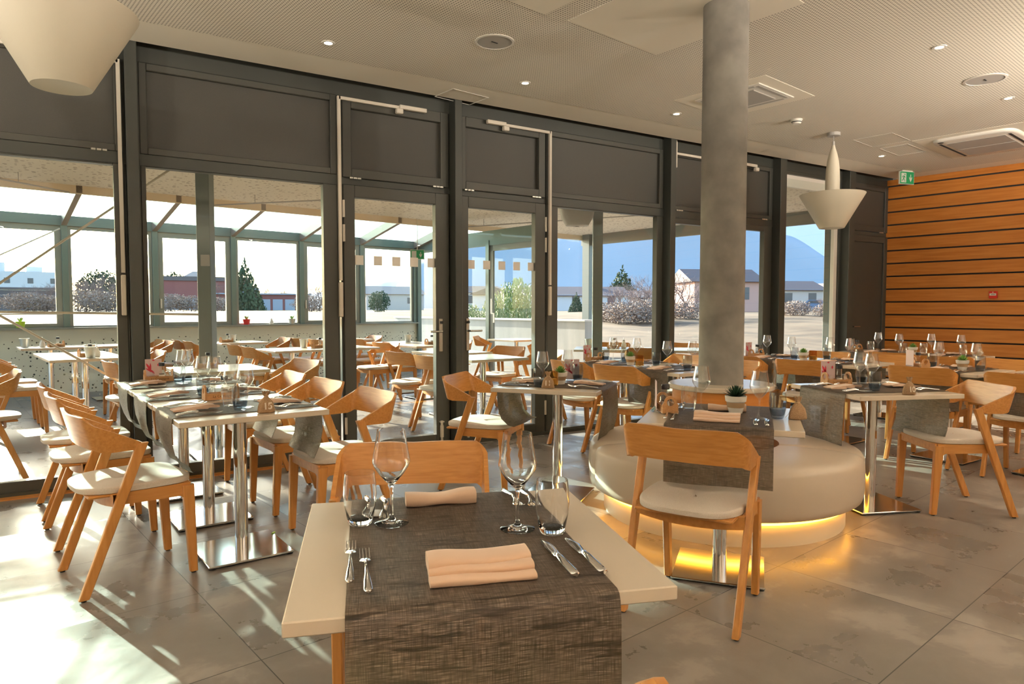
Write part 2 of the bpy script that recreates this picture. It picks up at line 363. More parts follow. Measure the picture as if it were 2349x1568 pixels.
# ------------------------------------------------------------ glazed wall
Y0, Y1 = 5.545, 5.61
def post(x0, x1, n):
    b = MB().box(x0, x1, 5.44, 5.66, 0, 3.16, b=.004)
    struct(b.obj('trim_%d' % n, 'frame_metal'))
for n, (a_, b_) in enumerate([(.262, .338), (2.797, 2.868), (5.42, 5.498), (7.275, 7.392), (8.718, 8.85), (-2.0, -1.92), (-4.3, -4.2)]): post(a_, b_, n + 1)
struct(MB().box(-6, 9.95, 5.56, 5.70, 2.985, 3.18).obj('trim_8', 'frame_metal', smooth=False))
struct(MB().box(-6, 9.9, 5.53, 5.66, -.02, .03).obj('trim_9', 'frame_metal', smooth=False))
struct(MB().box(-6, 1.76, 5.46, 5.53, .0, .008).obj('trim_10', 'chair_wood', smooth=False))
def frame(b, x0, x1, z0, z1, w, y0=Y0, y1=Y1, wt=None, wb=None, wl=None, wr=None, bev=.004):
    wt = wt or w; wb = wb or w; wl = wl or w; wr = wr or w
    b.box(x0, x0 + wl, y0, y1, z0, z1, b=bev); b.box(x1 - wr, x1, y0, y1, z0, z1, b=bev)
    b.box(x0 + wl, x1 - wr, y0, y1, z1 - wt, z1, b=bev); b.box(x0 + wl, x1 - wr, y0, y1, z0, z0 + wb, b=bev)
def bay(n, x0, x1, gx0, gx1, gz0, gz1, transom=True, hinges=False, kind='window'):
    t = struct(thing('%s_%d' % (kind, n)))
    b = MB(); frame(b, x0, x1, 0.0, 2.99, .03, 5.555, 5.65)
    b.box(x0, x1, 5.55, 5.64, 2.262, 2.342)                       # rail
    b.obj('frame', 'frame_metal', t)
    b = MB(); frame(b, x0 + .012, x1 - .012, .012, 2.262, .05, 5.55, 5.62, wt=2.262 - gz1, wb=gz0 - .012, wl=gx0 - x0 - .012, wr=x1 - gx1 - .012)
    b.obj('sash', 'frame_inner', t)
    MB().box(gx0 - .02, gx1 + .02, 5.585, 5.587, gz0 - .02, gz1 + .02).obj('glass', 'pane', t, smooth=False)
    if transom:
        b = MB(); frame(b, x0 + .012, x1 - .012, 2.345, 2.985, .05, 5.55, 5.62); b.obj('transom_frame', 'frame_inner', t)
        MB().box(x0 + .05, x1 - .05, 5.585, 5.60, 2.38, 2.95).obj('transom_panel', 'panel_metal', t, smooth=False)
    if hinges:
        for hx in (x0 + .16, x1 - .16):
            b = MB()
            for k in range(3): b.box(hx - .05 + k * .034, hx - .019 + k * .034, 5.537, 5.552, 2.335, 2.352, b=.003)
            b.obj('hinge', 'handle_steel', t)
    return t
bay(1, -1.92, .262, -1.8, .182, .10, 2.25, hinges=True)
bay(9, -4.2, -2.0, -4.1, -2.1, .10, 2.25)
bay(2, .338, 1.78, .383, 1.652, .10, 2.256)
bay(3, 3.85, 5.42, 3.99, 5.325, .045, 2.252)
bay(4, 5.498, 7.275, 5.565, 7.12, .045, 2.20, hinges=True)
# tall full height window
t = struct(thing('window_5')); b = MB(); frame(b, 7.392, 8.718, 0.0, 2.99, .04, 5.555, 5.65, wl=.06, wr=.05); b.obj('frame', 'frame_metal', t)
b = MB(); b.box(7.452, 8.668, 5.60, 5.64, 2.80, 2.955); b.obj('blind_box', 'white_plastic', t)
MB().box(8.60, 8.668, 5.575, 5.63, .0, 2.80, b=.004).obj('side_channel', 'white_plastic', t)
MB().box(7.44, 8.61, 5.585, 5.587, .03, 2.9).obj('glass', 'pane', t, smooth=False)
# doors
def door(n, x0, x1, gx0, gx1, hx, hs, opener, hinge_x):
    t = struct(thing('door_%d' % n))
    b = MB(); frame(b, x0, x1, 0, 2.99, .03, 5.565, 5.66); b.box(x0, x1, 5.56, 5.64, 2.275, 2.325); b.obj('frame', 'frame_metal', t)
    b = MB(); frame(b, x0 + .015, x1 - .015, .012, 2.27, .1, 5.54, 5.61, wt=.10, wb=.105, wl=gx0 - x0 - .015, wr=x1 - gx1 - .015); leaf = b.obj('leaf', 'frame_inner', t)
    MB().box(gx0 - .02, gx1 + .02, 5.575, 5.577, .10, 2.19).obj('glass', 'pane', t, smooth=False)
    b = MB(); frame(b, x0 + .015, x1 - .015, 2.33, 2.985, .075, 5.545, 5.61, wt=.09); b.obj('transom_frame', 'frame_inner', t)
    MB().box(x0 + .06, x1 - .06, 5.59, 5.605, 2.37, 2.93).obj('transom_panel', 'panel_metal', t, smooth=False)
    h = MB(); h.box(hx - .019, hx + .019, 5.530, 5.541, .86, 1.16, b=.009); o = h.obj('handle_plate', 'handle_steel', leaf)
    k = MB(); k.tube([(hx, 5.532, 1.045), (hx, 5.50, 1.045), (hx + hs * .01, 5.487, 1.045), (hx + hs * .125, 5.487, 1.045)], .0095, 10); k.obj('lever', 'handle_steel', leaf)
    k = MB(); k.lathe([(.0, 0), (.013, 0), (.013, .02), (.0, .02)], 14, Matrix.Translation((hx, 5.532, 1.125)) @ Matrix.Rotation(R(90), 4, 'X')); k.obj('lock_cylinder', 'black_plastic', leaf)
    # espagnolette bolt at the foot of the leaf
    k = MB(); k.tube([(hx, 5.528, .06), (hx, 5.528, .24)], .012, 10); k.box(hx - .016, hx + .016, 5.515, 5.54, .085, .20, b=.006); k.box(hx - .02, hx + .02, 5.515, 5.54, .225, .235); k.obj('foot_bolt', 'conduit', leaf)
    for zz in ((2.0, 2.14), (1.80, 1.94), (.20, .34)):
        k = MB(); k.tube([(hinge_x, 5.535, zz[0]), (hinge_x, 5.535, zz[1])], .011, 10); k.obj('hinge', 'conduit', leaf)
    for q in (x0 + .12, x1 - .12):
        k = MB()
        for j in range(3): k.box(q - .05 + j * .034, q - .019 + j * .034, 5.532, 5.548, 2.318, 2.335, b=.003)
        k.obj('hinge', 'handle_steel', t)
    w = (gx1 - gx0)
    for j in range(5):
        s = gx0 + (j + .03) * (w + .02) / 4.55
        MB().box(s, min(s + .075, gx1), 5.570, 5.573, 1.615, 1.695).obj('safety_sticker', 'white_plastic', t, smooth=False)
    return t
door(1, 1.80, 2.797, 1.912, 2.650, 2.695, -1, None, 1.815)
door(2, 2.868, 3.85, 2.980, 3.715, 2.965, 1, None, 3.835)
t = struct(thing('door_3')); b = MB(); frame(b, 8.85, 9.84, 0, 2.99, .03, 5.565, 5.66); b.box(8.85, 9.84, 5.56, 5.64, 2.275, 2.325); b.obj('frame', 'frame_metal', t)
b = MB(); frame(b, 8.865, 9.825, .012, 2.27, .09, 5.54, 5.60); b.box(8.95, 9.74, 5.565, 5.59, .1, 2.18); b.obj('leaf', 'panel_metal', t)
b = MB(); frame(b, 8.865, 9.825, 2.33, 2.985, .08, 5.545, 5.60); b.box(8.94, 9.75, 5.57, 5.59, 2.40, 2.92); b.obj('transom_panel', 'panel_metal', t)
b = MB(); b.tube([(8.96, 5.535, 1.0), (8.96, 5.49, 1.0), (9.10, 5.487, 1.0)], .01, 10); b.obj('lever', 'handle_steel', t)
b = MB()
for j in range(3): b.box(9.6 + j * .034, 9.63 + j * .034, 5.532, 5.548, 2.318, 2.335)
b.obj('hinge', 'handle_steel', t)
# window opener gear: conduit running up and along the transom
def opener(x0, x1, xm, zt, zb, label, ang=0):
    t = thing('window_opener', label, 'window opener')
    b = MB(); r = .011
    b.box(x0 - .012, x0 + .012, 5.505, 5.53, zb + .30, zt + .012); b.box(min(x0, xm), max(x0, xm), 5.505, 5.53, zt - .012, zt + .012); b.obj('conduit', 'conduit', t)
    MB().box(x0 - .016, x0 + .016, 5.50, 5.532, zb, zb + .285, b=.005).obj('crank_cover', 'conduit', t)
    a0, a1 = sorted((xm, x1)); MB().box(a0, a1, 5.49, 5.53, zt - .012, zt + .022, b=.004).obj('actuator', 'conduit', t)
    MB().box(xm - .03, xm + .03, 5.485, 5.53, zt - .055, zt - .012, b=.006).obj('bracket', 'conduit', t)
opener(1.778, 2.55, 2.30, 2.955, 1.18, 'white crank conduit framing the hinge side of the narrow door with corner at its head')
opener(3.872, 3.16, 3.36, 2.955, 1.18, 'white crank conduit framing the second door, bent above the eleven table')
opener(.225, -1.2, -.9, 2.955, 1.20, 'pale crank conduit on the wide window beside the first dark post')
opener(5.56, 6.6, 6.9, 2.955, 2.8, 'short pale rail above the transom behind the concrete column')

# ------------------------------------------------------------ column, ottoman
OX, OY = 3.337, 2.905
b = MB(); b.lathe([(.134, 0), (.134, 3.08)], 64)
o = struct(b.obj('pillar', 'concrete_column')); o.location = (OX, OY, 0); o['label'] = 'round concrete column rising through the cream ottoman'
ot = thing('round_ottoman', 'large round cream leather ottoman wrapped around the concrete column, lit underneath', 'ottoman', (OX, OY, 0))
b = MB(); b.lathe([(.14, 0), (.715, 0), (.715, .135), (.14, .135)], 96, closed=True); b.obj('plinth', 'plinth_cream', ot)
seg = 5; gap = .006
for k in range(seg):
    a0 = 2 * math.pi * k / seg + R(228); a1 = a0 + 2 * math.pi / seg
    prof = [(.345, .15), (.78, .15), (.802, .165), (.81, .20), (.813, .30), (.808, .385), (.795, .41), (.772, .423), (.74, .430), (.60, .436), (.45, .436), (.345, .432)]
    n = 24; P = []
    for i in range(n + 1):
        f = i / n; a = a0 + (a1 - a0) * f; e = min(f, 1 - f) * (a1 - a0); row = []
        sh = max(0, 1 - e / .035) ** 2
        for r, z in prof:
            rr = r - .018 * sh * (1 if r > .7 else 0); zz = z - .012 * sh * (1 if z > .4 else 0)
            row.append((rr * math.cos(a), rr * math.sin(a), zz))
        P.append(row)
    m_ = MB(); m_.grid(P, True); c = len(prof); m_.add(P[0], [tuple(range(c))]); m_.add(P[-1], [tuple(range(c - 1, -1, -1))])
    m_.obj('seat_cushion', 'leather', ot, angle=50)
b = MB(); b.lathe([(.14, .10), (.292, .10), (.292, .757), (.14, .757)], 64, closed=True); b.obj('backrest_drum', 'cladding_wood', ot)
b = MB(); b.lathe([(.136, .757), (.312, .757), (.317, .762), (.317, .782), (.312, .787), (.136, .787)], 96, closed=True); b.obj('top_shelf', 'table_white', ot)
b = MB(); b.lathe([(.722, .122), (.736, .122), (.736, .134), (.722, .134)], 96, closed=True); b.obj('light_strip', 'led_strip', ot)
# cream back pad against the drum
pd = MB(); P = []
for i in range(17):
    a = R(150) + R(60) * i / 16; row = []
    for r, z in [(.33, .44), (.40, .45), (.415, .55), (.40, .64), (.36, .685), (.33, .68)]:
        e = min(i, 16 - i) / 3; q = .33 + (r - .33) * min(1, e); row.append((q * math.cos(a), q * math.sin(a), .44 + (z - .44) * min(1, .55 + e * .45)))
    P.append(row)
pd.grid(P, True); pdo = pd.obj('back_pad', 'leather', ot, angle=60)

# ------------------------------------------------------------ chair
def chair():
    t = thing('dining_chair')
    # backrest: bent ply plate
    ns = 40; rows = 6; th = .015
    def plan(s):          # s in -1..1 -> x, y at top edge, narrowing arms
        a = abs(s); sg = 1 if s >= 0 else -1
        if a < .52: y = .205 * a / .52; x = -.225 + .018 * (a / .52) ** 2
        elif a < .70:
            f = (a - .52) / .18; ang = f * R(72); y = .205 + .05 * math.sin(ang) ; x = -.207 + .055 * (1 - math.cos(ang))
            y = min(y, .255)
        else:
            f = (a - .70) / .30; y = .2526 - .006 * f; x = -.169 + .17 * f
        return x, sg * y
    front, back = [], []
    for j in range(rows):
        v = j / (rows - 1); fr_, bk = [], []
        for i in range(ns + 1):
            s = -1 + 2 * i / ns; a = abs(s); x, y = plan(s); x2, y2 = plan(min(1, s + .01)); x1, y1 = plan(max(-1, s - .01))
            tx, ty = x2 - x1, y2 - y1; l = math.hypot(tx, ty) or 1; nx, ny = ty / l, -tx / l
            f = max(0, (a - .56) / .44)
            top = .785 - .125 * f ** 1.1 - .004 * max(0, 1 - a / .3); bot = .645
            if a > .60: bot = .645 - .018 * min(1, (a - .6) / .15)
            z = bot + (top - bot) * v
            lean = -.035 * (v - .5) * (1 - min(1, f * 1.2))
            px, py = x + lean, y * (1 + .03 * (v - .5))
            fr_.append((px, py, z)); bk.append((px + nx * th, py + ny * th, z))
        front.append(fr_); back.append(bk)
    b = MB(); b.grid(front); c = ns + 1
    o_ = len(b.v); b.grid([r[::-1] for r in back])
    ring = [front[0], back[0]]; b.grid([back[0], front[0]]); b.grid([front[-1], back[-1]])
    b.grid([[r[0] for r in front], [r[0] for r in back]]); b.grid([[r[-1] for r in back], [r[-1] for r in front]])
    b.obj('backrest', 'back_wood', t, angle=40)
    # legs
    for sy in (1, -1):
        def board(p0, p1, w0, w1, thk, y0, y1, name):
            b = MB(); q = []
            for (x, z, w, y) in ((p0[0], p0[1], w0, y0), (p1[0], p1[1], w1, y1)):
                q += [(x - w / 2, y - thk / 2, z), (x + w / 2, y - thk / 2, z), (x + w / 2, y + thk / 2, z), (x - w / 2, y + thk / 2, z)]
            e = .004
            vs = []
            for k, ring in enumerate((q[:4], q[4:])):
                x0, x1 = ring[0][0], ring[1][0]; ya, yb = ring[0][1], ring[2][1]; z = ring[0][2]
                vs += [(x0 + e, ya, z), (x1 - e, ya, z), (x1, ya + e, z), (x1, yb - e, z), (x1 - e, yb, z), (x0 + e, yb, z), (x0, yb - e, z), (x0, ya + e, z)]
            fs = [tuple(range(7, -1, -1)), tuple(range(8, 16))] + [(i, (i + 1) % 8, 8 + (i + 1) % 8, 8 + i) for i in range(8)]
            b.add(vs, fs); lo = b.obj(name, 'leg_wood', t, angle=40); g = MB(); g.lathe([(.011, 0), (.011, p0[1] + .001)], 10, T3(p0[0], y0, 0)); g.obj('glide', 'black_plastic', lo); return lo
        board((-.232, .008), (.008, .655), .040, .046, .027, sy * .228, sy * .238, 'leg')
        board((.225, .008), (.205, .425), .034, .052, .030, sy * .196, sy * .203, 'leg')
    # seat frame
    b = MB()
    for sy in (1, -1): b.prism([(-.10, .385), (.17, .378), (.205, .35), (.215, .437), (-.09, .437)], -.010, .010, Matrix.Translation((0, sy * .200, 0)) @ Matrix.Rotation(R(90), 4, 'X'))
    b.box(.196, .222, -.195, .195, .385, .437, b=.003)
    P = []
    for i in range(13):
        s = -1 + i / 6; P.append([(-.11 - .03 * (1 - s * s), s * .225, .385 - .012 * (1 - s * s)), (-.11 - .03 * (1 - s * s), s * .225, .437), (-.085 - .03 * (1 - s * s), s * .225, .437), (-.085 - .03 * (1 - s * s), s * .225, .385 - .012 * (1 - s * s))])
    b.grid(P, True); b.box(-.2, .215, -.2, .2, .425, .438, b=.004)
    b.obj('seat_frame', 'chair_wood', t)
    # cushion
    n = 48; out_ = []
    for i in range(n):
        a = 2 * math.pi * i / n; cx, cy = math.cos(a), math.sin(a); e = .42
        x = math.copysign(abs(cx) ** e, cx); y = math.copysign(abs(cy) ** e, cy)
        w = .218 if x > 0 else .218 - .03 * (-x) ** 2
        out_.append((.012 + x * .225 - (.018 * (1 - y * y) if x < 0 else 0), y * w))
    P = []
    for sc_, z in [(.96, .4385), (.995, .4405), (1, .447), (1, .460), (.99, .466), (.95, .469), (.5, .4675), (.02, .466)]:
        P.append([(.0 + x * sc_, y * sc_, z - .006 * (1 - (y / .2) ** 2) * (1 if z > .46 else 0)) for x, y in out_])
    b = MB(); b.grid(P, True); b.obj('seat', 'cushion', t, angle=60)
    return t
PROTO['chair'] = chair()

# ------------------------------------------------------------ table
TS = .345
def table_proto(outdoor=False):
    t = thing('dining_table')
    b = MB(); b.box(-TS, TS, -TS, TS, .718, .745, b=.0025); b.obj('tabletop', 'table_white', t)
    b = MB(); b.lathe([(.033, .014), (.033, .700)], 32); pl_ = b.obj('pole', 'chrome', t)
    b = MB(); b.lathe([(.05, .700), (.042, .718)], 24); b.obj('cap', 'black_plastic', pl_)
    b = MB(); b.box(-.205, .205, -.205, .205, .008, .018, b=.003); bp_ = b.obj('base_plate', 'steel_plate', t)
    b = MB()
    for sx in (-1, 1):
        for sy in (-1, 1): b.lathe([(.018, 0), (.018, .009)], 12, T3(sx * .185, sy * .185))
    b.box(-.198, .198, -.198, .198, .004, .0085)
    b.obj('glides', 'black_plastic', bp_)
    return t
PROTO['table'] = table_proto()

def runner(T, w, s0, s1, label, group='woven runners laid across the tables'):
    """T table matrix; runs along local x. s0,s1 hang lists [(outward, down)] beyond each edge."""
    zt = .7475; pts = []
    for (dx, dz) in reversed(s0): pts.append((-TS - dx, zt - dz))
    pts += [(-TS - .004, zt - .004), (-TS + .006, zt)]
    for i in range(1, 8): pts.append((-TS + .006 + (2 * TS - .012) * i / 8, zt + .0004 * (i % 2)))
    pts += [(TS - .006, zt), (TS + .004, zt - .004)]
    for (dx, dz) in s1: pts.append((TS + dx, zt - dz))
    # smooth subdivision
    q = []
    for a_, b_ in zip(pts, pts[1:]):
        d = math.dist(a_, b_); k = max(1, int(d / .03))
        for i in range(k): q.append((a_[0] + (b_[0] - a_[0]) * i / k, a_[1] + (b_[1] - a_[1]) * i / k))
    q.append(pts[-1]); n = len(q); arc = [0]
    for a_, b_ in zip(q, q[1:]): arc.append(arc[-1] + math.dist(a_, b_))
    ny = 10; th = .0016; top, bot = [], []
    for i, (x, z) in enumerate(q):
        a_ = q[max(i - 1, 0)]; b_ = q[min(i + 1, n - 1)]; dx, dz = b_[0] - a_[0], b_[1] - a_[1]; l = math.hypot(dx, dz); nx, nz = -dz / l, dx / l
        hang = max(0, abs(x) - TS) + max(0, zt - z)
        rt, rb = [], []
        for j in range(ny + 1):
            y = -w / 2 + w * j / ny + w_off[0]; sk_ = 0
            wob = .006 * math.sin(j * .9 + z * 9) * min(1, max(0, zt - z) * 5)
            rt.append(T @ Vector((x + nx * th + wob, y, z + nz * th))); rb.append(T @ Vector((x + wob, y, z)))
        top.append(rt); bot.append(rb)
    b = MB(); b.grid(top); b.grid([r[::-1] for r in bot]); b.grid([[r[0] for r in bot], [r[0] for r in top]]); b.grid([[r[-1] for r in top], [r[-1] for r in bot]])
    b.grid([top[0], bot[0]]); b.grid([bot[-1], top[-1]])
    o = b.obj('table_runner', 'runner_weave', None, angle=60)
    me = o.data; lay = me.uv_layers.new(name='uv'); c = ny + 1; N1 = n * c
    def uvof(k):
        k2 = k % N1 if k < 2 * N1 else None
        if k < N1: return (k % c) * w / ny, arc[k // c]
        if k < 2 * N1: kk = k - N1; return w - (kk % c) * w / ny, arc[kk // c]
        return 0, 0
    seed = random.random() * 9
    for lp in me.loops:
        a_, b_ = uvof(lp.vertex_index); lay.data[lp.index].uv = (b_ * 0 + a_ + seed, b_ + seed)
    return tag(o, label, 'table runner', group)
w_off = [0]
CURL = [(.006, .02), (.008, .06), (.004, .12), (-.012, .18), (-.04, .235), (-.085, .262)]
DROP = [(.007, .02), (.010, .07), (.008, .14), (.004, .22), (-.006, .30)]

# ------------------------------------------------------------ tableware
def wine_glass(matn, name='wine_glass'):
    outer = [(.0385, 0), (.0395, .0012), (.037, .0025), (.022, .0055), (.010, .0095), (.0052, .016), (.0042, .03), (.0038, .06), (.0040, .082), (.0065, .092), (.016, .102), (.028, .116), (.039, .133), (.0435, .144), (.0438, .149), (.0425, .156), (.039, .175), (.0345, .203), (.0325, .220)]
    inner = [(.0317, .220), (.0337, .203), (.0382, .175), (.0416, .156), (.0428, .149), (.0424, .1445), (.038, .134), (.027, .1175), (.015, .1045), (.004, .0975), (.0, .097)]
    b = MB(); b.lathe([(0, 0.0004)] + outer + inner, 40)
    return b.obj(name, matn, None, angle=50)
PROTO['wine'] = wine_glass('glass_thin'); PROTO['wine_solid'] = wine_glass('glass_solid')
def tumbler(mats, name='tumbler'):
    o_ = [(.0, 0), (.025, 0), (.0275, .003), (.031, .018), (.036, .045), (.0385, .07), (.0375, .095), (.0345, .120)]
    i_ = [(.0335, .120), (.0363, .095), (.0372, .07), (.0347, .045), (.030, .022), (.024, .013), (.0, .012)]
    b = MB()
    if len(mats) == 1: b.lathe(o_ + i_, 40)
    else:
        b.cur = 1; b.shell(o_[:5], 40); b.cur = 0; b.shell(o_[4:] + i_[:4], 40); b.cur = 1; b.shell(i_[3:], 40)
    return b.obj(name, mats, None, angle=50)
PROTO['tumbler_solid'] = tumbler(['glass_solid']); PROTO['tumbler_clear'] = tumbler(['glass_thin']); PROTO['tumbler_smoke'] = tumbler(['glass_smoke', 'glass_smoke_dark'])

def strip(b, sec, T=None, th=.0022):          # sec: list of (x, halfwidth, z, yoff)
    P = []
    for x, w, z, yo in sec: P.append([(x, yo - w, z), (x, yo - w * .5, z + th * .9), (x, yo + w * .5, z + th * .9), (x, yo + w, z), (x, yo + w * .5, z - th * .4), (x, yo - w * .5, z - th * .4)])
    b.grid(P, True); b.add(P[0], [tuple(range(5, -1, -1))]); b.add(P[-1], [tuple(range(6))])
def fork():
    b = MB()
    strip(b, [(-.095, .0015, .004, 0), (-.092, .0062, .004, 0), (-.08, .0078, .005, 0), (-.05, .0068, .008, 0), (-.02, .004, .012, 0), (.01, .003, .015, 0), (.03, .003, .013, 0), (.042, .006, .010, 0), (.050, .0105, .008, 0), (.058, .0118, .007, 0)], th=.004)
    for k in range(4):
        y = -.0094 + k * .00627
        strip(b, [(.056, .0026, .007, y), (.07, .0019, .0075, y), (.085, .0017, .010, y), (.098, .0008, .015, y)])
    return b.obj('fork', 'cutlery_steel', None, angle=60)
def knife():
    b = MB()
    strip(b, [(-.105, .002, .006, .000), (-.102, .0085, .006, .0), (-.09, .0095, .007, .0), (-.06, .0085, .011, .004), (-.03, .0065, .014, .006), (-.01, .0055, .012, .005)], th=.006)
    strip(b, [(-.012, .0055, .010, .005), (.005, .006, .006, .002), (.03, .0095, .004, -.001), (.06, .0115, .004, -.002), (.085, .009, .004, -.001), (.10, .001, .004, .004)])
    return b.obj('knife', 'cutlery_steel', None, angle=60)
PROTO['fork'] = fork(); PROTO['knife'] = knife()

def napkin(seed, fan=False, far=False):
    rnd = random.Random(seed); L_ = .197 if not far else .178; b = MB()
    if fan:
        for k in range(3):
            # overlapping folded flaps
            x0 = -.10 + k * .052; P = []
            for i in range(9):
                f = i / 8; y = -.042 + .084 * f; row = []
                for (dx, z) in [(0, .003 + k * .004), (0, .010 + k * .005), (.05, .016 + k * .005), (.098, .012 + k * .004), (.104, .007 + k * .003), (.098, .002 + k * .003)]:
                    row.append((x0 + dx + .008 * math.sin(f * 3 + k), y * (1 - .06 * k) + .006 * math.sin(dx * 40 + k), z + .002 * math.sin(f * 7 + k)))
                P.append(row)
            b.grid(P, True); b.add(P[0], [tuple(range(6))]); b.add(P[-1], [tuple(range(5, -1, -1))])
    else:
        tiers = [(-.036, .020, .0, .010), (-.012, .019, .008, .013), (.020, .033, .014, .018)] if not far else [(0, .030, .0, .027)]
        for (cy, hw, z0, h) in tiers:
            P = []
            for i in range(25):
                f = i / 24; x = -L_ / 2 + L_ * f + rnd.uniform(-.0008, .0008); wv = .004 * math.sin(f * 5 + seed) * (1 if cy > 0 or far else .4) ; sk = (f - .5) * .02 * (cy > 0)
                row = []
                for a in range(14):
                    t = 2 * math.pi * a / 14; e = .6
                    cx_, s_ = math.cos(t), math.sin(t)
                    row.append((x, cy + sk + math.copysign(abs(cx_) ** e, cx_) * hw, z0 + h / 2 + math.copysign(abs(s_) ** .8, s_) * h / 2 * (1 + .15 * math.sin(f * 9 + cy * 50)) + (wv + .004 if s_ > 0 else 0)))
                P.append(row)
            b.grid(P, True); b.add(P[0], [tuple(range(14))]); b.add(P[-1], [tuple(range(13, -1, -1))])
    return b.obj('napkin', 'napkin', None, angle=70)
PROTO['napkin'] = napkin(1); PROTO['napkin_far'] = napkin(3, far=True); PROTO['napkin_fan'] = napkin(2, fan=True)

def succulent(matn, spiky):
    t = thing('potted_succulent')
    b = MB(); b.lathe([(.0, 0), (.030, 0), (.041, .052), (.0455, .054), (.0485, .078), (.0455, .079), (.042, .060), (0, .058)], 32); po = b.obj('pot', 'pot_white', t)
    b = MB(); b.shell([(.0365, .026), (.0412, .050)], 32); b.obj('band', 'pot_band', po)
    MB().lathe([(0, .066), (.042, .066)], 20).obj('soil', 'soil', po)
    b = MB(); rnd = random.Random(5)
    for k in range(58 if spiky else 26):
        a = k * 2.399; el = R(10 + 78 * (k / (58 if spiky else 26))); ln = (.060 if spiky else .046) * (1 - .25 * k / 58); w = .0045 if spiky else .009
        d = Vector((math.cos(a) * math.cos(el), math.sin(a) * math.cos(el), math.sin(el))); s_ = d.cross(Vector((0, 0, 1))).normalized() * w; n_ = d.cross(s_).normalized() * w * .5
        o_ = Vector((0, 0, .072)); pts = []
        for f, q in ((0, .8), (.45, 1.15), (.8, .6), (1, .04)):
            c_ = o_ + d * ln * f + Vector((0, 0, .01 * f * f)); pts.append([c_ - s_ * q, c_ + n_ * q, c_ + s_ * q, c_ - n_ * q])
        b.grid(pts, True)
    b.obj('leaves', matn, t, angle=80)
    return t
PROTO['plant_dark'] = succulent('succulent_dark', True); PROTO['plant_light'] = succulent('succulent_light', False)

def candle():
    t = thing('candle_holder')
    b = MB(); b.lathe([(.0, 0), (.036, 0), (.038, .004), (.038, .094), (.036, .095), (.035, .01), (0, .009)], 32); b.obj('glass_cup', 'glass_amber', t)
    b = MB(); b.lathe([(0, .01), (.028, .01), (.028, .045), (0, .045)], 24); b.obj('candle', 'paper', t)
    return t
PROTO['candle'] = candle()

def text(body, size, matn, parent, loc, rot, ext=.0008, off=0.0, align='CENTER'):
    cu = bpy.data.curves.new('lettering', 'FONT'); cu.body = body; cu.size = size; cu.extrude = ext; cu.offset = off; cu.align_x = align; cu.align_y = 'CENTER'
    cu.materials.append(M[matn]); o = bpy.data.objects.new('lettering', cu); C.objects.link(o); me = bpy.data.meshes.new_from_object(o); bpy.data.objects.remove(o)
    o = bpy.data.objects.new('lettering', me); C.objects.link(o); o.parent = parent; o.location = loc; o.rotation_euler = rot
    return o
def number_bag(x, y, rz, num, label):
    t = thing('number_bag', label, 'table number bag', (x, y, .7465), R(rz), 'numbered burlap bags')
    n = 24; P = []
    for (w, d, z) in [(.0, .0, 0.0), (.041, .020, 0), (.041, .024, .006), (.037, .025, .03), (.032, .021, .05), (.018, .012, .068), (.009, .008, .077), (.015, .010, .088), (.019, .011, .102), (.016, .007, .101), (.008, .005, .085), (.0, .0, .08)]:
        P.append([(w * math.cos(2 * math.pi * i / n) * (1 + .06 * math.sin(i * 3)), d * math.sin(2 * math.pi * i / n) * (1 + .08 * math.cos(i * 5)), z + (.004 * math.sin(i * 2.1) if z > .09 else 0)) for i in range(n)])
    sk_ = MB().grid(P, True).obj('sack', 'burlap', t, angle=80)
    b = MB(); b.tube([(.0105 * math.cos(a / 8 * 6.283), .0095 * math.sin(a / 8 * 6.283), .077) for a in range(9)], .0014, 6)
    b.tube([(.008, -.009, .077), (.02, -.018, .05), (.032, -.022, .02), (.045, -.028, .002)], .0009, 5); b.obj('twine', 'twine', t)
    if num: text(num, .044, 'digit_white', sk_, (0, -.0235, .032), (R(82), 0, 0), .0008, .0012)
    return t

def caddy():
    t = thing('condiment_caddy'); L_ = .085; W_ = .038
    for sx in (-1, 1):
        pts = [(-W_, 0), (W_, 0), (W_, .035)]; cx = 0
        out_ = [(-W_, 0), (W_, 0), (W_, .040)]
        R_ = W_ * .80
        for i in range(13): a = math.pi * i / 12; out_.append((R_ * math.cos(a), .052 + R_ * math.sin(a)))
        out_.append((-W_, .040)); inn = [(.0175 * math.cos(2 * math.pi * i / len(out_) - 2.2), .052 + .0175 * math.sin(2 * math.pi * i / len(out_) - 2.2)) for i in range(len(out_))]
        b = MB(); th = .005
        for k, xx in enumerate((sx * L_ - th, sx * L_ + th)):
            pass
        n = len(out_); rings = []
        for xx, pl in ((sx * L_ - th, inn), (sx * L_ - th, out_), (sx * L_ + th, out_), (sx * L_ + th, inn), (sx * L_ - th, inn)):
            rings.append([(xx, y, z) for y, z in pl])
        b.grid(rings, True); b.obj('end_panel', 'caddy_wood', t, angle=40)
    b = MB(); b.box(-L_, L_, -W_, W_, 0, .006)
    for sy in (-1, 1): b.box(-L_, L_, sy * (W_ - .003) - .003, sy * (W_ - .003) + .003, .006, .036)
    tr_ = b.obj('tray', 'caddy_wood', t)
    text('La Compagnie', .019, 'burnt', tr_, (.005, -W_ - .0001, .019), (R(90), 0, 0), .0002)
    return t
PROTO['caddy'] = caddy()
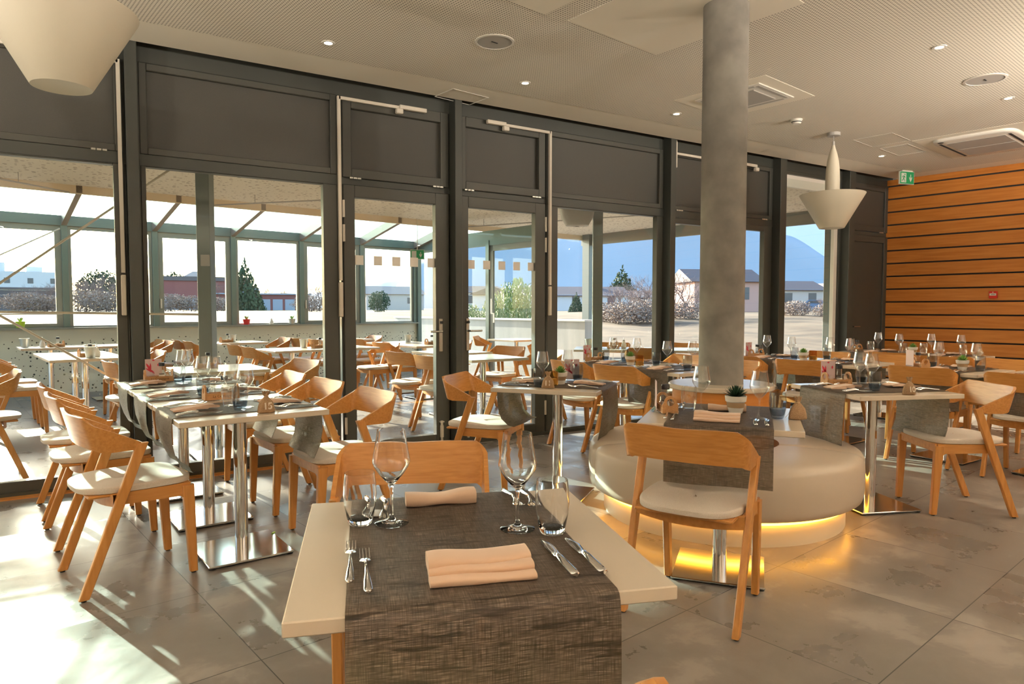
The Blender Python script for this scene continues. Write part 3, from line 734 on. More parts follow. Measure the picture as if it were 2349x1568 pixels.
def mill():
    t = thing('pepper_mill')
    b = MB(); b.lathe([(0, 0), (.0175, 0), (.0185, .004), (.0185, .075), (.0165, .082), (.0175, .088), (.0175, .098)], 24); b.obj('glass_body', 'glass_thin', t)
    b = MB(); b.lathe([(0, .003), (.0165, .003), (.0165, .045), (0, .045)], 20); b.obj('peppercorns', 'black_peppercorns', t)
    b = MB(); b.lathe([(.0, .098), (.0195, .098), (.0195, .118), (.017, .122), (0, .122)], 24); b.obj('cap', 'black_plastic', t)
    b = MB(); b.shell([(.0188, .012), (.0188, .04)], 16); b.obj('label_band', 'paper', t)
    return t
PROTO['mill'] = mill()
def jar():
    t = thing('spice_jar')
    b = MB(); b.lathe([(0, 0), (.021, 0), (.024, .01), (.024, .03), (.018, .042), (.019, .05), (.016, .058), (0, .061)], 20); b.obj('glass_body', 'glass_thin', t)
    b = MB(); b.lathe([(0, .002), (.020, .002), (.022, .02), (0, .022)], 16); b.obj('contents', 'pot_band', t)
    return t
PROTO['jar'] = jar()
def menu():
    t = thing('menu_card')
    b = MB(); b.box(-.052, .052, -.0012, .0012, .012, .150); cd = b.obj('card', 'menu_pink', t, smooth=False)
    b = MB()
    for (x, z, ln, an, w) in ((-.028, .09, .05, 118, .007), (-.02, .08, .06, 88, .006), (-.012, .066, .06, 150, .007), (.03, .105, .02, 85, .006), (.0, .14, .010, 90, .008), (-.004, .058, .045, 135, .006)):
        c_, s_ = math.cos(R(an)), math.sin(R(an)); P = []
        for f, q in ((0, .3), (.3, 1), (.7, .9), (1, .15)):
            cx, cz = x + c_ * ln * (f - .3), z + s_ * ln * (f - .3); P.append([(cx - s_ * w * q, -.0018, cz + c_ * w * q), (cx + s_ * w * q, -.0018, cz - c_ * w * q)])
        b.grid(P)
    b.obj('print', 'menu_red', cd, smooth=False)
    b = MB(); b.prism([(-.02, 0), (.02, 0), (0, .024)], -.04, .04, Matrix.Rotation(R(90), 4, 'Z') @ Matrix.Rotation(R(90), 4, 'X')); b.obj('stand', 'glass_smoke', t, smooth=False)
    return t
PROTO['menu'] = menu()
def bucket():
    t = thing('metal_bucket')
    b = MB(); b.lathe([(0, 0), (.040, 0), (.052, .105), (.056, .106), (.056, .112), (.051, .112), (.039, .006), (0, .006)], 28); b.obj('pail', 'zinc', t)
    return t
PROTO['bucket'] = bucket()
def sugar():
    t = thing('sugar_dispenser')
    b = MB(); b.lathe([(0, 0), (.032, 0), (.036, .01), (.036, .05), (.018, .085), (.017, .1)], 24); b.obj('glass_body', 'pot_white', t)
    b = MB(); b.lathe([(.0, .1), (.0185, .1), (.0185, .112), (.006, .118), (.004, .15), (0, .15)], 16); b.obj('spout_cap', 'chrome', t)
    return t
PROTO['sugar'] = sugar()

# ------------------------------------------------------------ interior tables
ZT = .745; ZR = .7492
tables = {}
def tab(key, x, y, rot, desc, group=None):
    label = {'front': 'square white table with clear tumblers and two peach napkins, closest to the viewer'}.get(key, 'square white table ' + desc)
    place('table', x, y, 0, rot, label, 'table', group or 'square dining tables in the room')
    tables[key] = T3(x, y, 0, R(rot)); return tables[key]
def W2(key, x, y): q = tables[key] @ Vector((x, y, 0)); return q.x, q.y
def rotof(key): return math.degrees(tables[key].to_euler().z)
def it(kind, key, x, y, rz, label, cat, group=None, z=ZR, scale=None):
    a_, b_ = W2(key, x, y); return place(kind, a_, b_, z, rotof(key) + rz, label, cat, group, scale)
def cover(key, side, seat, tname, fan=True):
    """side -1: guest on the -x side looking +x, side +1 mirrored"""
    rz = 0 if side < 0 else 180
    def put(kind, fx, fy, r, lab, cat, grp): return it(kind, key, side * fx, -side * fy, rz + r, lab, cat, grp)
    put('napkin_fan', .215, 0, 0, 'folded peach napkin at the %s seat of %s' % (seat, tname), 'napkin', 'folded peach napkins')
    put('fork', .215, .165, 0, 'inner fork at the %s seat of %s' % (seat, tname), 'fork', 'forks laid on the runners')
    put('fork', .225, .190, 3, 'outer fork at the %s seat of %s' % (seat, tname), 'fork', 'forks laid on the runners')
    put('knife', .215, -.155, 0, 'inner knife at the %s seat of %s' % (seat, tname), 'knife', 'knives laid on the runners')
    put('knife', .225, -.187, -3, 'outer knife at the %s seat of %s' % (seat, tname), 'knife', 'knives laid on the runners')
def glass_at(key, kind, x, y, label):
    cat = 'wine glass' if kind.startswith('wine') else 'tumbler'
    return it(kind, key, x, y, random.uniform(0, 90), label, cat, 'wine glasses on the tables' if cat == 'wine glass' else 'water tumblers on the tables')

# -- front table
tab('front', .693, 1.318, 70.5, '')
w_off[0] = .008
runner(tables['front'], .475, [(.010, .015), (.016, .05), (.015, .12), (.012, .25), (.010, .42)], DROP[:4], 'dark woven runner hanging over the front edge of the table with clear tumblers')
w_off[0] = 0
nn = 'on the table with clear tumblers'
it('napkin', 'front', -.222, .000, -90, 'peach napkin folded in three tiers at the front edge ' + nn, 'napkin', 'folded peach napkins')
it('napkin_far', 'front', .26, .02, -90, 'single rolled peach napkin at the far edge ' + nn, 'napkin', 'folded peach napkins')
it('fork', 'front', -.180, .210, 2, 'longer fork beside the tiered napkin ' + nn, 'fork', 'forks laid on the runners')
it('fork', 'front', -.128, .240, 0, 'outer fork at the runner edge below the clear tumbler', 'fork', 'forks laid on the runners')
it('knife', 'front', -.180, -.166, 3, 'curved knife below the wine glass nearer the tiered napkin ' + nn, 'knife', 'knives laid on the runners')
it('knife', 'front', -.178, -.221, 3, 'curved knife at the runner edge beside bare white tabletop', 'knife', 'knives laid on the runners')
it('fork', 'front', .25, -.165, 182, 'fork laid tines inward behind the wine glass ' + nn, 'fork', 'forks laid on the runners')
it('fork', 'front', .235, -.205, 178, 'outer far fork behind the clear tumbler ' + nn, 'fork', 'forks laid on the runners')
it('knife', 'front', .22, .165, 180, 'inner far knife seen through the clear tumbler ' + nn, 'knife', 'knives laid on the runners')
it('knife', 'front', .23, .205, 180, 'outer far knife seen through the clear tumbler ' + nn, 'knife', 'knives laid on the runners')
glass_at('front', 'wine_solid', .123, .150, 'clear wine glass beside the rolled napkin ' + nn)
glass_at('front', 'wine_solid', .020, -.128, 'clear wine glass above the curved knives ' + nn)
glass_at('front', 'tumbler_solid', .135, .222, 'clear barrel tumbler above the two forks ' + nn)
glass_at('front', 'tumbler_solid', -.022, -.198, 'clear barrel tumbler above the two knives ' + nn)
b = MB(); b.lathe([(0, 0), (.027, 0), (.028, .002), (0, .003)], 28); o = tag(b.obj('coaster', 'white_plastic'), 'small round white disc half hidden behind the clear tumbler', 'coaster'); a_, b_ = W2('front', .205, .185); o.location = (a_, b_, ZR)

# -- row marked fifteen
D15 = {'a15': 'table fifteen', 'b15': 'the middle table of row fifteen', 'c15': 'the window table of row fifteen'}
G15 = {'a15': 'carrying the burlap bag marked fifteen', 'b15': 'in the middle of the row behind the bag marked fifteen', 'c15': 'touching the glazing at the end of row fifteen'}
for k, (x, y) in {'a15': (.650, 3.689), 'b15': (.592, 4.382), 'c15': (.534, 5.075)}.items():
    tab(k, x, y, 4.5, G15[k], 'three tables joined in one row')
    runner(tables[k], .43, CURL, [(.006, .02), (.010, .07), (.014, .13), (.004, .20), (-.03, .27)], 'grey brown woven runner across ' + D15[k])
    cover(k, -1, 'outer', D15[k]); cover(k, 1, 'inner', D15[k])
glass_at('a15', 'tumbler_smoke', -.03, -.135, 'blue grey tumbler at the front edge left of the fifteen bag')
glass_at('a15', 'wine', .02, -.05, 'wine glass directly behind the blue grey tumbler at table fifteen')
glass_at('a15', 'wine', -.02, .05, 'second wine glass behind the front pair on the table with the fifteen bag')
glass_at('a15', 'tumbler_clear', -.05, -.02, 'clear tumbler hidden behind the blue grey one at table fifteen')
glass_at('b15', 'tumbler_smoke', -.045, -.13, 'smoky tumbler on the middle table in row fifteen')
glass_at('b15', 'wine', -.02, -.01, 'wine glass with its neighbour on the middle table in row fifteen')
glass_at('b15', 'wine', .03, -.07, 'wine glass nearer the doors on the middle table in row fifteen')
glass_at('c15', 'tumbler_smoke', -.03, -.08, 'smoky tumbler in front on the window end table of row fifteen')
glass_at('c15', 'tumbler_smoke', .03, -.01, 'smoky tumbler behind on the window end table of row fifteen')
glass_at('c15', 'wine', .0, -.03, 'wine glass near the menu card on the window end table')
glass_at('c15', 'wine', .05, .07, 'wine glass furthest back on the window end table')
number_bag(.728, 3.425, 6, '15', 'brown burlap bag marked fifteen at the table edge')
def caddy_set(x, y, rz, where, card=True, z=ZR, full=True, cardpos=(-.02, .075)):
    place('caddy', x, y, z, rz, 'wooden condiment caddy with burnt lettering ' + where, 'condiment caddy', 'wooden condiment caddies')
    T = T3(x, y, z, R(rz))
    q = T @ Vector((.02, 0, .006)); place('mill', q.x, q.y, q.z, rz, 'black capped pepper mill in the caddy ' + where, 'pepper mill', 'pepper mills in the caddies')
    if full:
        q = T @ Vector((-.045, 0, .006)); place('jar', q.x, q.y, q.z, rz, 'small round spice jar beside the caddy arch ' + where, 'spice jar', 'spice jars in the caddies')
        q = T @ Vector((.06, 0, .006)); place('jar', q.x, q.y, q.z, rz, 'small spice jar behind the mill ' + where, 'spice jar', 'spice jars in the caddies')
    if card:
        q = T @ Vector((cardpos[0], cardpos[1], -.001)); place('menu', q.x, q.y, q.z, rz, 'pink menu card with red print standing ' + where, 'menu card', 'standing menu cards')
caddy_set(.62, 4.055, 5, 'between the tables of row fifteen', card=False)
caddy_set(.41, 5.27, 4, 'at the window end of row fifteen')

# -- table eleven
tab('t11', 2.658, 3.69, -52.5, 'carrying the eleven bag'); 
runner(tables['t11'], .43, [(.006, .02), (.004, .08), (-.004, .15), (-.03, .22), (-.08, .262), (-.12, .268)], [(.007, .02), (.012, .08), (.010, .16), (.0, .24), (-.02, .33)], 'grey woven runner hanging off both sides of the table marked eleven')
cover('t11', -1, 'door side', 'table eleven'); cover('t11', 1, 'ottoman', 'table eleven')
glass_at('t11', 'tumbler_smoke', -.065, -.21, 'smoky tumbler beside the eleven bag')
glass_at('t11', 'wine', -.075, -.10, 'wine glass behind the smoky tumbler at table eleven')
glass_at('t11', 'wine', .04, .09, 'wine glass beside the menu card at table eleven')
glass_at('t11', 'tumbler_smoke', .09, .17, 'smoky tumbler near the far runner edge at table eleven')
number_bag(2.47, 3.535, -42, '11', 'brown burlap bag marked eleven at the table edge')
it('candle', 't11', -.0, -.125, 0, 'ribbed amber candle glass beside the eleven bag', 'candle holder', 'amber candle glasses')
it('plant_light', 't11', .02, -.015, 0, 'light green succulent in striped pot behind the amber candle at table eleven', 'potted succulent', 'potted succulents on tables')
q = W2('t11', .04, .20); place('menu', q[0], q[1], ZR, -28, 'pink menu card standing behind the plant at table eleven', 'menu card', 'standing menu cards')

# -- table ten
tab('t10', 4.2025, 2.4427, -22, 'carrying the ten bag')
runner(tables['t10'], .45, [(.008, .02), (.012, .08), (.014, .16), (.016, .24), (.018, .31)], [(.006, .02), (.008, .09), (.012, .16), (.004, .24), (-.02, .31)], 'blue grey woven runner hanging off both sides of the table marked ten')
cover('t10', -1, 'ottoman', 'table ten'); cover('t10', 1, 'chair side', 'table ten')
glass_at('t10', 'wine', -.015, .10, 'wine glass beside the caddy at table ten'); glass_at('t10', 'tumbler_smoke', .09, .22, 'dark tumbler behind the wine glass at table ten')
glass_at('t10', 'tumbler_smoke', -.095, -.282 + .14, 'dark tumbler in front beside the ten bag'); glass_at('t10', 'wine', -.05, -.055, 'wine glass behind the tumbler beside the ten bag')
number_bag(4.07, 2.145, -20, '10', 'brown burlap bag marked ten leaning at the table edge')
caddy_set(4.19, 2.68, -22, 'at the back of the table marked ten', cardpos=(-.02, .06))

# -- table at the ottoman
tab('tc', 2.542, 2.205, 38.4, 'drawn up to the round cream ottoman')
runner(tables['tc'], .45, [(.008, .02), (.012, .08), (.012, .16), (.010, .255)], DROP[:2], 'brown woven runner hanging behind the wooden chair at the ottoman table')
w_ = 'on the ottoman table'
it('napkin', 'tc', -.20, .01, -90, 'folded peach napkin in front of the plant pot ' + w_, 'napkin', 'folded peach napkins')
it('napkin_far', 'tc', .12, -.02, -88, 'peach napkin lying behind the plant pot ' + w_, 'napkin', 'folded peach napkins')
it('fork', 'tc', -.17, .20, 0, 'fork closest to the napkin ' + w_, 'fork', 'forks laid on the runners'); it('fork', 'tc', -.14, .235, 0, 'outer fork beside the wooden caddy ' + w_, 'fork', 'forks laid on the runners')
it('knife', 'tc', -.20, -.155, 0, 'knife handle in front of the smoky tumbler ' + w_, 'knife', 'knives laid on the runners'); it('knife', 'tc', -.20, -.20, 0, 'knife at the runner edge in front of the smoky tumbler ' + w_, 'knife', 'knives laid on the runners')
it('knife', 'tc', .20, .20, 180, 'knife seen behind the clear tumbler ' + w_, 'knife', 'knives laid on the runners')
for kd, X, Y, lb in (('tumbler_clear', 2.498, 2.37, 'clear tumbler beside the caddy '), ('wine', 2.545, 2.335, 'wine glass beside the clear tumbler '), ('wine', 2.578, 2.02, 'wine glass between plant pot and smoky tumbler '), ('tumbler_smoke', 2.668, 1.99, 'smoky tumbler beside the blank burlap bag ')):
    place(kd, X, Y, ZR, 20, lb + w_, 'wine glass' if kd == 'wine' else 'tumbler', 'wine glasses on the tables' if kd == 'wine' else 'water tumblers on the tables')
place('plant_dark', 2.635, 2.20, ZR, 0, 'dark green spiky succulent in cream pot ' + w_, 'potted succulent', 'potted succulents on tables', 1.05)
caddy_set(2.40, 2.425, 58, 'on the ottoman table', card=False)
place('menu', 2.36, 2.455, .7465, 50, 'menu card seen edge on beside the caddy on the ottoman table', 'menu card', 'standing menu cards')
number_bag(2.735, 1.935, 150, '', 'plain burlap bag tied with twine, its back turned, on the ottoman table')

# -- rows behind
def simple_set(k, d, gl, caddy=None, plant=None, cand=None, run=DROP):
    runner(tables[k], .45, run, run, 'grey woven runner across the table ' + d)
    d = 'the table ' + d
    for sd, nm in ((-1, 'near'), (1, 'far')): cover(k, sd, nm, d)
    for i, (kd, x, y, lb) in enumerate(gl): place(kd, x, y, ZR, 0, lb, 'wine glass' if kd == 'wine' else 'tumbler', 'wine glasses on the tables' if kd == 'wine' else 'water tumblers on the tables')
tab('tb1', 4.235, 4.83, 2, 'against the doors behind the chairs'); tab('tb2', 4.21, 4.137, 2, 'with a plant and candle behind the column chair')
simple_set('tb1', 'against the doors behind table eleven', [('tumbler_smoke', 4.19, 5.04, 'smoky tumbler beside the menu card behind table eleven'), ('wine', 4.3, 5.06, 'wine glass behind the pair of tumblers behind table eleven'), ('tumbler_smoke', 4.27, 4.86, 'greenish tumbler between caddy and plant behind table eleven'), ('wine', 4.42, 4.86, 'wine glass behind the greenish tumbler behind table eleven')])
simple_set('tb2', 'beside the column', [('tumbler_smoke', 4.20, 4.37, 'smoky tumbler between candle and wine glass beside the column'), ('wine', 4.26, 4.30, 'wine glass beside the amber candle near the column'), ('wine', 4.43, 4.17, 'wine glass with its tumbler just beside the concrete column'), ('tumbler_smoke', 4.12, 3.93, 'dark tumbler at the table corner beside the column')])
place('plant_light', 4.08, 4.57, ZR, 0, 'light green succulent in striped pot beside the amber candle behind the chair', 'potted succulent', 'potted succulents on tables')
place('candle', 4.05, 4.42, ZR, 0, 'amber candle glass beside the succulent near the column', 'candle holder', 'amber candle glasses')
caddy_set(4.10, 5.10, 10, 'on the table against the doors behind table eleven', full=False)
tab('t5a', 6.02, 3.83, 3, 'carrying the five bag'); tab('t5b', 5.985, 4.525, 3, 'in front of the tall window')
simple_set('t5a', 'with the five bag', [('wine', 6.17, 4.02, 'wine glass beside the blue tumbler on table five'), ('tumbler_smoke', 6.06, 3.98, 'blue tumbler beside the candle box on table five'), ('wine', 6.02, 3.72, 'wine glass in front of the five bag'), ('tumbler_smoke', 6.12, 3.69, 'dark tumbler behind the wine glass by the five bag')])
simple_set('t5b', 'in front of the tall window', [('wine', 6.08, 4.68, 'wine glass against the dark post by the tall window'), ('wine', 5.92, 4.27, 'wine glass against the tall window beside the smoky tumbler'), ('tumbler_smoke', 5.87, 4.20, 'smoky tumbler beside the striped pot at the tall window'), ('tumbler_smoke', 6.02, 4.73, 'small tumbler behind the caddy at the tall window')])
place('plant_light', 5.84, 4.08, ZR, 0, 'olive succulent in striped pot at the tall window', 'potted succulent', 'potted succulents on tables')
place('candle', 5.93, 4.04, ZR, 0, 'pale candle box beside the olive succulent at the tall window', 'candle holder', 'amber candle glasses')
caddy_set(5.87, 4.65, 5, 'by the dark post at the tall window', full=False)
number_bag(6.124, 3.585, -40, '5', 'brown burlap bag marked five on the far row')
tab('tr1', 7.80, 3.74, 5, 'along the slatted wood wall, room end'); tab('tr2', 7.80, 4.45, 5, 'along the slatted wood wall, corner end')
simple_set('tr1', 'at the slatted wall', [('wine', 7.92, 3.95, 'wine glass behind the tumbler and plant by the slatted wall'), ('tumbler_clear', 7.80, 3.97, 'clear tumbler right of the plant by the slatted wall'), ('wine', 7.86, 3.62, 'wine glass at the bare end of the table by the slatted wall'), ('tumbler_clear', 7.78, 3.56, 'clear tumbler beside the burlap bag by the slatted wall')])
simple_set('tr2', 'in the wall corner', [('wine', 7.87, 4.52, 'wine glass in front of the dark corner door'), ('tumbler_clear', 7.72, 4.52, 'clear tumbler in front of the dark corner door'), ('wine', 7.62, 4.14, 'wine glass against the first boards of the slatted wall'), ('tumbler_clear', 7.62, 4.09, 'clear tumbler left of the plant by the slatted wall')])
place('plant_light', 7.66, 4.01, ZR, 0, 'bright green succulent in white pot by the slatted wall', 'potted succulent', 'potted succulents on tables')
caddy_set(7.68, 4.66, 15, 'in the corner by the dark door', full=False)
number_bag(7.94, 3.47, -20, '', 'small burlap bag against the slatted wall')
tab('tq', 6.08, 2.88, 2, 'behind the table marked ten'); tab('tp', 6.12, 2.15, 2, 'at the picture edge')
simple_set('tq', 'behind the table marked ten', [('tumbler_smoke', 6.10, 3.03, 'dark tumbler beside the mill behind table ten'), ('wine', 6.16, 3.01, 'wine glass beside the dark tumbler behind table ten'), ('wine', 6.12, 2.70, 'wine glass beside the white pot behind table ten'), ('tumbler_smoke', 6.06, 2.645, 'dark tumbler right of the white pot behind table ten')])
place('plant_light', 6.07, 2.78, ZR, 0, 'green succulent in white banded pot behind table ten', 'potted succulent', 'potted succulents on tables')
caddy_set(5.97, 3.07, 60, 'behind the table marked ten', full=False, cardpos=(.02, .07))
simple_set('tp', 'at the picture edge', [('tumbler_clear', 6.05, 2.27, 'clear tumbler at the edge of the picture beside the wood wall chairs'), ('wine', 6.15, 2.20, 'wine glass at the edge of the picture beside the wood wall chairs')])

# ------------------------------------------------------------ chairs inside
IN = [(2.16, 2.0, 26, 'light oak bent-back chair with cream seat in front of the ottoman table'),
 (.86, 1.99, -116, 'oak chair tucked behind the table with clear tumblers, only its back showing'),
 (.142, 3.656, 11, 'oak chair with sunlit seat at the outer side of the table marked fifteen'),
 (.040, 4.43, 8, 'oak chair second in the line along the outer side of row fifteen'),
 (-.03, 5.05, 6, 'oak chair closest to the glass along the outer side of row fifteen'),
 (1.20, 3.72, 186, 'oak chair facing the table marked fifteen with runner draped on its seat'),
 (1.13, 4.42, 188, 'oak chair between two others on the door side of row fifteen'),
 (1.07, 5.06, 184, 'oak chair closest to the window on the door side of row fifteen'),
 (2.36, 4.17, -50, 'oak chair at the doors with the runner of table eleven on its seat'),
 (3.83, 4.90, 5, 'oak chair tucked in beside the double doors behind table eleven'),
 (3.87, 4.33, 8, 'oak chair with sunlit back beside the concrete column, behind table eleven'),
 (5.70, 3.90, 8, 'oak chair with its back to the viewer between column and table ten'),
 (5.68, 4.58, 6, 'oak chair half hidden by the concrete column'),
 (5.85, 2.92, 6, 'oak chair with its back turned directly behind the table marked ten'),
 (5.88, 2.22, 8, 'oak chair at the picture edge behind the turned chair of table ten'),
 (4.61, 2.15, 146, 'oak chair facing the table marked ten with splayed rear legs'),
 (7.42, 4.02, 5, 'pale backed oak chair at the corner end of the slatted wall row'),
 (7.30, 3.50, 20, 'oak chair at the room end of the slatted wall row'),
 (6.98, 2.86, 184, 'oak chair on the far side of the table behind table ten'),
 (4.93, 4.86, 183, 'oak chair with bright back on the far side of the table by the doors'),
 (4.80, 4.15, 183, 'oak chair facing the viewer beside the column, across its table'),
 (6.62, 4.45, 183, 'oak chair facing the viewer in front of the tall window'),
 (6.66, 3.80, 183, 'oak chair facing the viewer across the table marked five'),
 (.305, .535, 150, 'oak chair of which only a back corner shows at the bottom edge')]
for x, y, h, lb in IN: place('chair', x, y, 0, h, lb, 'chair', 'oak dining chairs inside the room')

# ------------------------------------------------------------ ceiling things
def downlight(x, y, label, shown=True):
    t = thing('downlight', label, 'ceiling light', (x, y, 3.0795), 0, 'recessed ceiling downlights')
    b = MB(); b.lathe([(.028, -.004), (.045, -.004), (.047, 0), (.028, 0)], 28, closed=True); b.obj('trim_ring', 'white_plastic', t)
    b = MB(); b.lathe([(0, -.001), (.029, -.0012)], 24); b.obj('lamp_face', 'bulb', t)
    l = bpy.data.lights.new('downlight_beam', 'SPOT'); l.energy = DL; l.color = (1, .83, .63); l.spot_size = R(125); l.spot_blend = .9; l.shadow_soft_size = .04
    o = bpy.data.objects.new('downlight_beam', l); C.objects.link(o); o.parent = t; o.location = (0, 0, -.03)
DL = 11; PB = 180
for x, y, lb in [(1.464, 4.751, 'lit downlight above the row marked fifteen'), (3.074, 4.735, 'lit downlight beside the round speaker grille above the doors'),
                 (4.764, 4.722, 'lit downlight just before the concrete column'), (5.127, 2.563, 'brightest lit downlight between column and cassette unit'),
                 (6.868, 2.848, 'lit downlight at the picture edge above the cassette unit'), (8.164, 4.707, 'lit downlight above the corner near the pendant lamp')]:
    downlight(x, y, lb)

def speaker(x, y, r, label):
    t = thing('ceiling_speaker', label, 'ceiling speaker', (x, y, 3.0795), A, 'round ceiling speakers')
    b = MB(); b.lathe([(r * .88, -.006), (r, -.004), (r, 0), (r * .88, 0)], 48, closed=True); b.obj('rim', 'white_plastic', t)
    MB().lathe([(0, -.003), (r * .88, -.003)], 40).obj('grille', 'grille_grey', t)
    MB().box(-.026, .026, -.005, .005, -.006, -.003).obj('badge', 'dark_slot', t)
speaker(2.43, 4.13, .137, 'round grey speaker grille above the doors'); speaker(6.155, 2.72, .15, 'round pale speaker grille by the picture edge'); speaker(2.10, 3.42, .137, 'speaker grille cut by the top of the picture')
struct(patch(2.35, 2.98, 2.6, 3.18).obj('ceiling', 'ceiling_paint', smooth=False))
t = thing('smoke_detector', 'white smoke detector on the ceiling beside the pendant lamp', 'smoke detector', (5.90, 4.25, 3.08))
MB().lathe([(0, -.045), (.035, -.043), (.045, -.03), (.05, -.012), (.055, -.010), (.055, 0)], 28).obj('body', 'white_plastic', t)
MB().lathe([(.0455, -.030), (.0475, -.022)], 28).obj('slot_band', 'dark_slot', t)
# cassette units
def cassette(u0, u1, v0, v1, label, style):
    t = thing('air_cassette', label, 'air conditioning cassette', (0, 0, 0), 0)
    struct(patch(u0 - .12, u1 + .12, v0 - .12, v1 + .12, 3.0770).obj('ceiling', 'ceiling_paint', smooth=False))
    if style == 1:
        b = MB(); b.box(u0, u1, v0, v1, 3.068, 3.078, TA, b=.006); b.obj('cover', 'white_plastic', t)
        for (a_, b_, c_, d_) in ((u0 + .05, u1 - .05, v0 + .03, v0 + .06), (u0 + .05, u1 - .05, v1 - .06, v1 - .03), (u0 + .03, u0 + .06, v0 + .07, v1 - .07), (u1 - .06, u1 - .03, v0 + .07, v1 - .07)):
            MB().box(a_, b_, c_, d_, 3.0665, 3.069, TA).obj('air_slot', 'grille_grey', t)
        MB().box(u0 + .11, u1 - .11, v0 + .11, v1 - .11, 3.060, 3.068, TA, b=.004).obj('grille', 'grille_grey', t)
    else:
        pl = []; cu, cv = (u0 + u1) / 2, (v0 + v1) / 2; hu, hv = (u1 - u0) / 2, (v1 - v0) / 2
        for i in range(48): a_ = 2 * math.pi * i / 48; c_, s_ = math.cos(a_), math.sin(a_); e = .28; pl.append((cu + math.copysign(abs(c_) ** e, c_) * hu, cv + math.copysign(abs(s_) ** e, s_) * hv))
        b = MB(); P = [[TA @ Vector((cu + (x - cu) * s_, cv + (y - cv) * s_, z)) for x, y in pl] for s_, z in ((1.0, 3.078), (1.0, 3.068), (.985, 3.052), (.94, 3.045), (.0, 3.045))]; b.grid(P, True); b.obj('cover', 'white_plastic', t, angle=60)
        for (c_, d_) in ((v0 + .06, v0 + .085), (v1 - .085, v1 - .06)): MB().box(u0 + .14, u1 - .14, c_, d_, 3.0425, 3.046, TA).obj('air_slot', 'dark_slot', t)
        for (a_, b_) in ((u0 + .17, cu - .012), (cu + .012, u1 - .17)): MB().box(a_, b_, v0 + .12, v1 - .12, 3.0415, 3.046, TA).obj('grille', 'grille_grey', t)
        b = MB(); b.lathe([(0, 0), (.03, 0)], 20, TA @ Matrix.Translation((u0 + .07, v1 - .1, 3.0435))); b.obj('sensor', 'dark_slot', t)
cassette(5.17, 5.75, 2.98, 3.60, 'square white air cassette partly behind the concrete column', 1)
cassette(8.36, 9.5, 2.02, 2.80, 'long rounded white air cassette near the slatted wall', 2)
for (u0, u1, v0, v1, lb) in ((3.38, 3.76, 4.72, 5.0, 'flush access hatch in the plain ceiling strip above the doors'), (7.70, 8.2, 2.92, 3.32, 'flush perforated hatch beside the pendant lamp'), (8.35, 8.9, 3.0, 3.3, 'flush perforated hatch before the wall corner')):
    b = MB(); w = .006
    for (a_, b_, c_, d_) in ((u0, u1, v0, v0 + w), (u0, u1, v1 - w, v1), (u0, u0 + w, v0, v1), (u1 - w, u1, v0, v1)): b.box(a_, b_, c_, d_, 3.0765, 3.0795, TA)
    tag(b.obj('access_hatch', 'white_plastic', smooth=False), lb, 'access hatch')
# pendant lamps
def pendant(x, y, zb, label):
    t = thing('pendant_lamp', label, 'pendant lamp', (x, y, 0), 0, 'cone and bottle pendant lamps')
    d = zb
    b = MB(); b.lathe([(0, 3.045), (.062, 3.045), (.066, 3.05), (.066, 3.078), (0, 3.078)], 32); b.obj('canopy', 'grille_grey', t)
    b = MB(); b.shell([(.0, d + .004), (.112, d + .002), (.122, d), (.126, d + .006), (.318, d + .345), (.321, d + .352), (.318, d + .354), (.300, d + .33), (.07, d + .32)], 64); b.obj('cone_shade', 'lamp_shade', t, angle=40)
    b = MB(); b.shell([(.07, d + .32), (.071, d + .50), (.067, d + .60), (.056, d + .70), (.038, d + .78), (.022, d + .83), (.015, d + .86)], 40); b.obj('bottle_neck', 'lamp_shade', t, angle=60)
    MB().lathe([(.015, d + .855), (.013, d + .90), (0, d + .90)], 20).obj('socket', 'grille_grey', t)
    b = MB(); b.tube([(0, 0, d + .9), (0, 0, 3.05)], .0022, 6); b.tube([(.008, 0, d + .9), (.012, 0, 3.05)], .0012, 6); b.obj('cable', 'grille_grey', t)
pendant(6.67, 4.36, 2.09, 'cream bottle and cone pendant lamp hanging before the tall window')
pendant(-.07, 3.79, 2.26, 'large cream cone pendant lamp cut off by the top corner of the picture')
for x, y, lb in [(-3, .8, 'beside the left wall'), (-1.2, -1.6, 'behind the viewer, left'), (2.4, -1.8, 'behind the viewer, middle'), (5.4, -1.2, 'behind the viewer, right'), (8.4, -.3, 'far along the slatted wall'), (-3, 3.6, 'at the window side left of the picture'), (6.2, .7, 'before the slatted wall')]:  # extra unseen pendants, added as fill light for the room and ceiling
    pendant(x, y, 2.09, 'added unseen cone pendant for fill light, ' + lb)
    l = bpy.data.lights.new('pendant_fill', 'POINT'); l.energy = PB; l.color = (1, .90, .76); l.shadow_soft_size = .06
    o = bpy.data.objects.new('pendant_fill', l); C.objects.link(o); o.location = (x + .14, y, 2.42)
# exit sign, alarm
t = thing('exit_sign', 'green running man exit sign with down arrow under the ceiling corner', 'exit sign', (9.32, 5.03, 2.985), R(-14))
MB().box(-.125, .125, -.012, .012, -.085, .085, b=.003).obj('sign_body', 'exit_white', t)
MB().box(-.117, .117, -.0135, -.012, -.078, .078).obj('green_face', 'exit_green', t, smooth=False)
MB().box(-.10, -.015, -.0145, -.0135, -.062, .062).obj('door_symbol', 'exit_white', t, smooth=False)
b = MB(); b.prism([(.055, .045), (.065, .045), (.065, -.01), (.085, .015), (.085, -.01), (.06, -.055), (.035, -.01), (.035, .015), (.055, -.01)][::-1], -.0145, -.0135, Matrix.Identity(4))
b = MB(); pl = [(.055, .045), (.067, .045), (.067, -.005), (.086, .018), (.086, -.008), (.061, -.055), (.036, -.008), (.036, .018), (.055, -.005)]
b.add([(x, -.0145, z) for x, z in pl], [tuple(range(8, -1, -1))]); b.obj('arrow', 'exit_white', t, smooth=False)
b = MB()
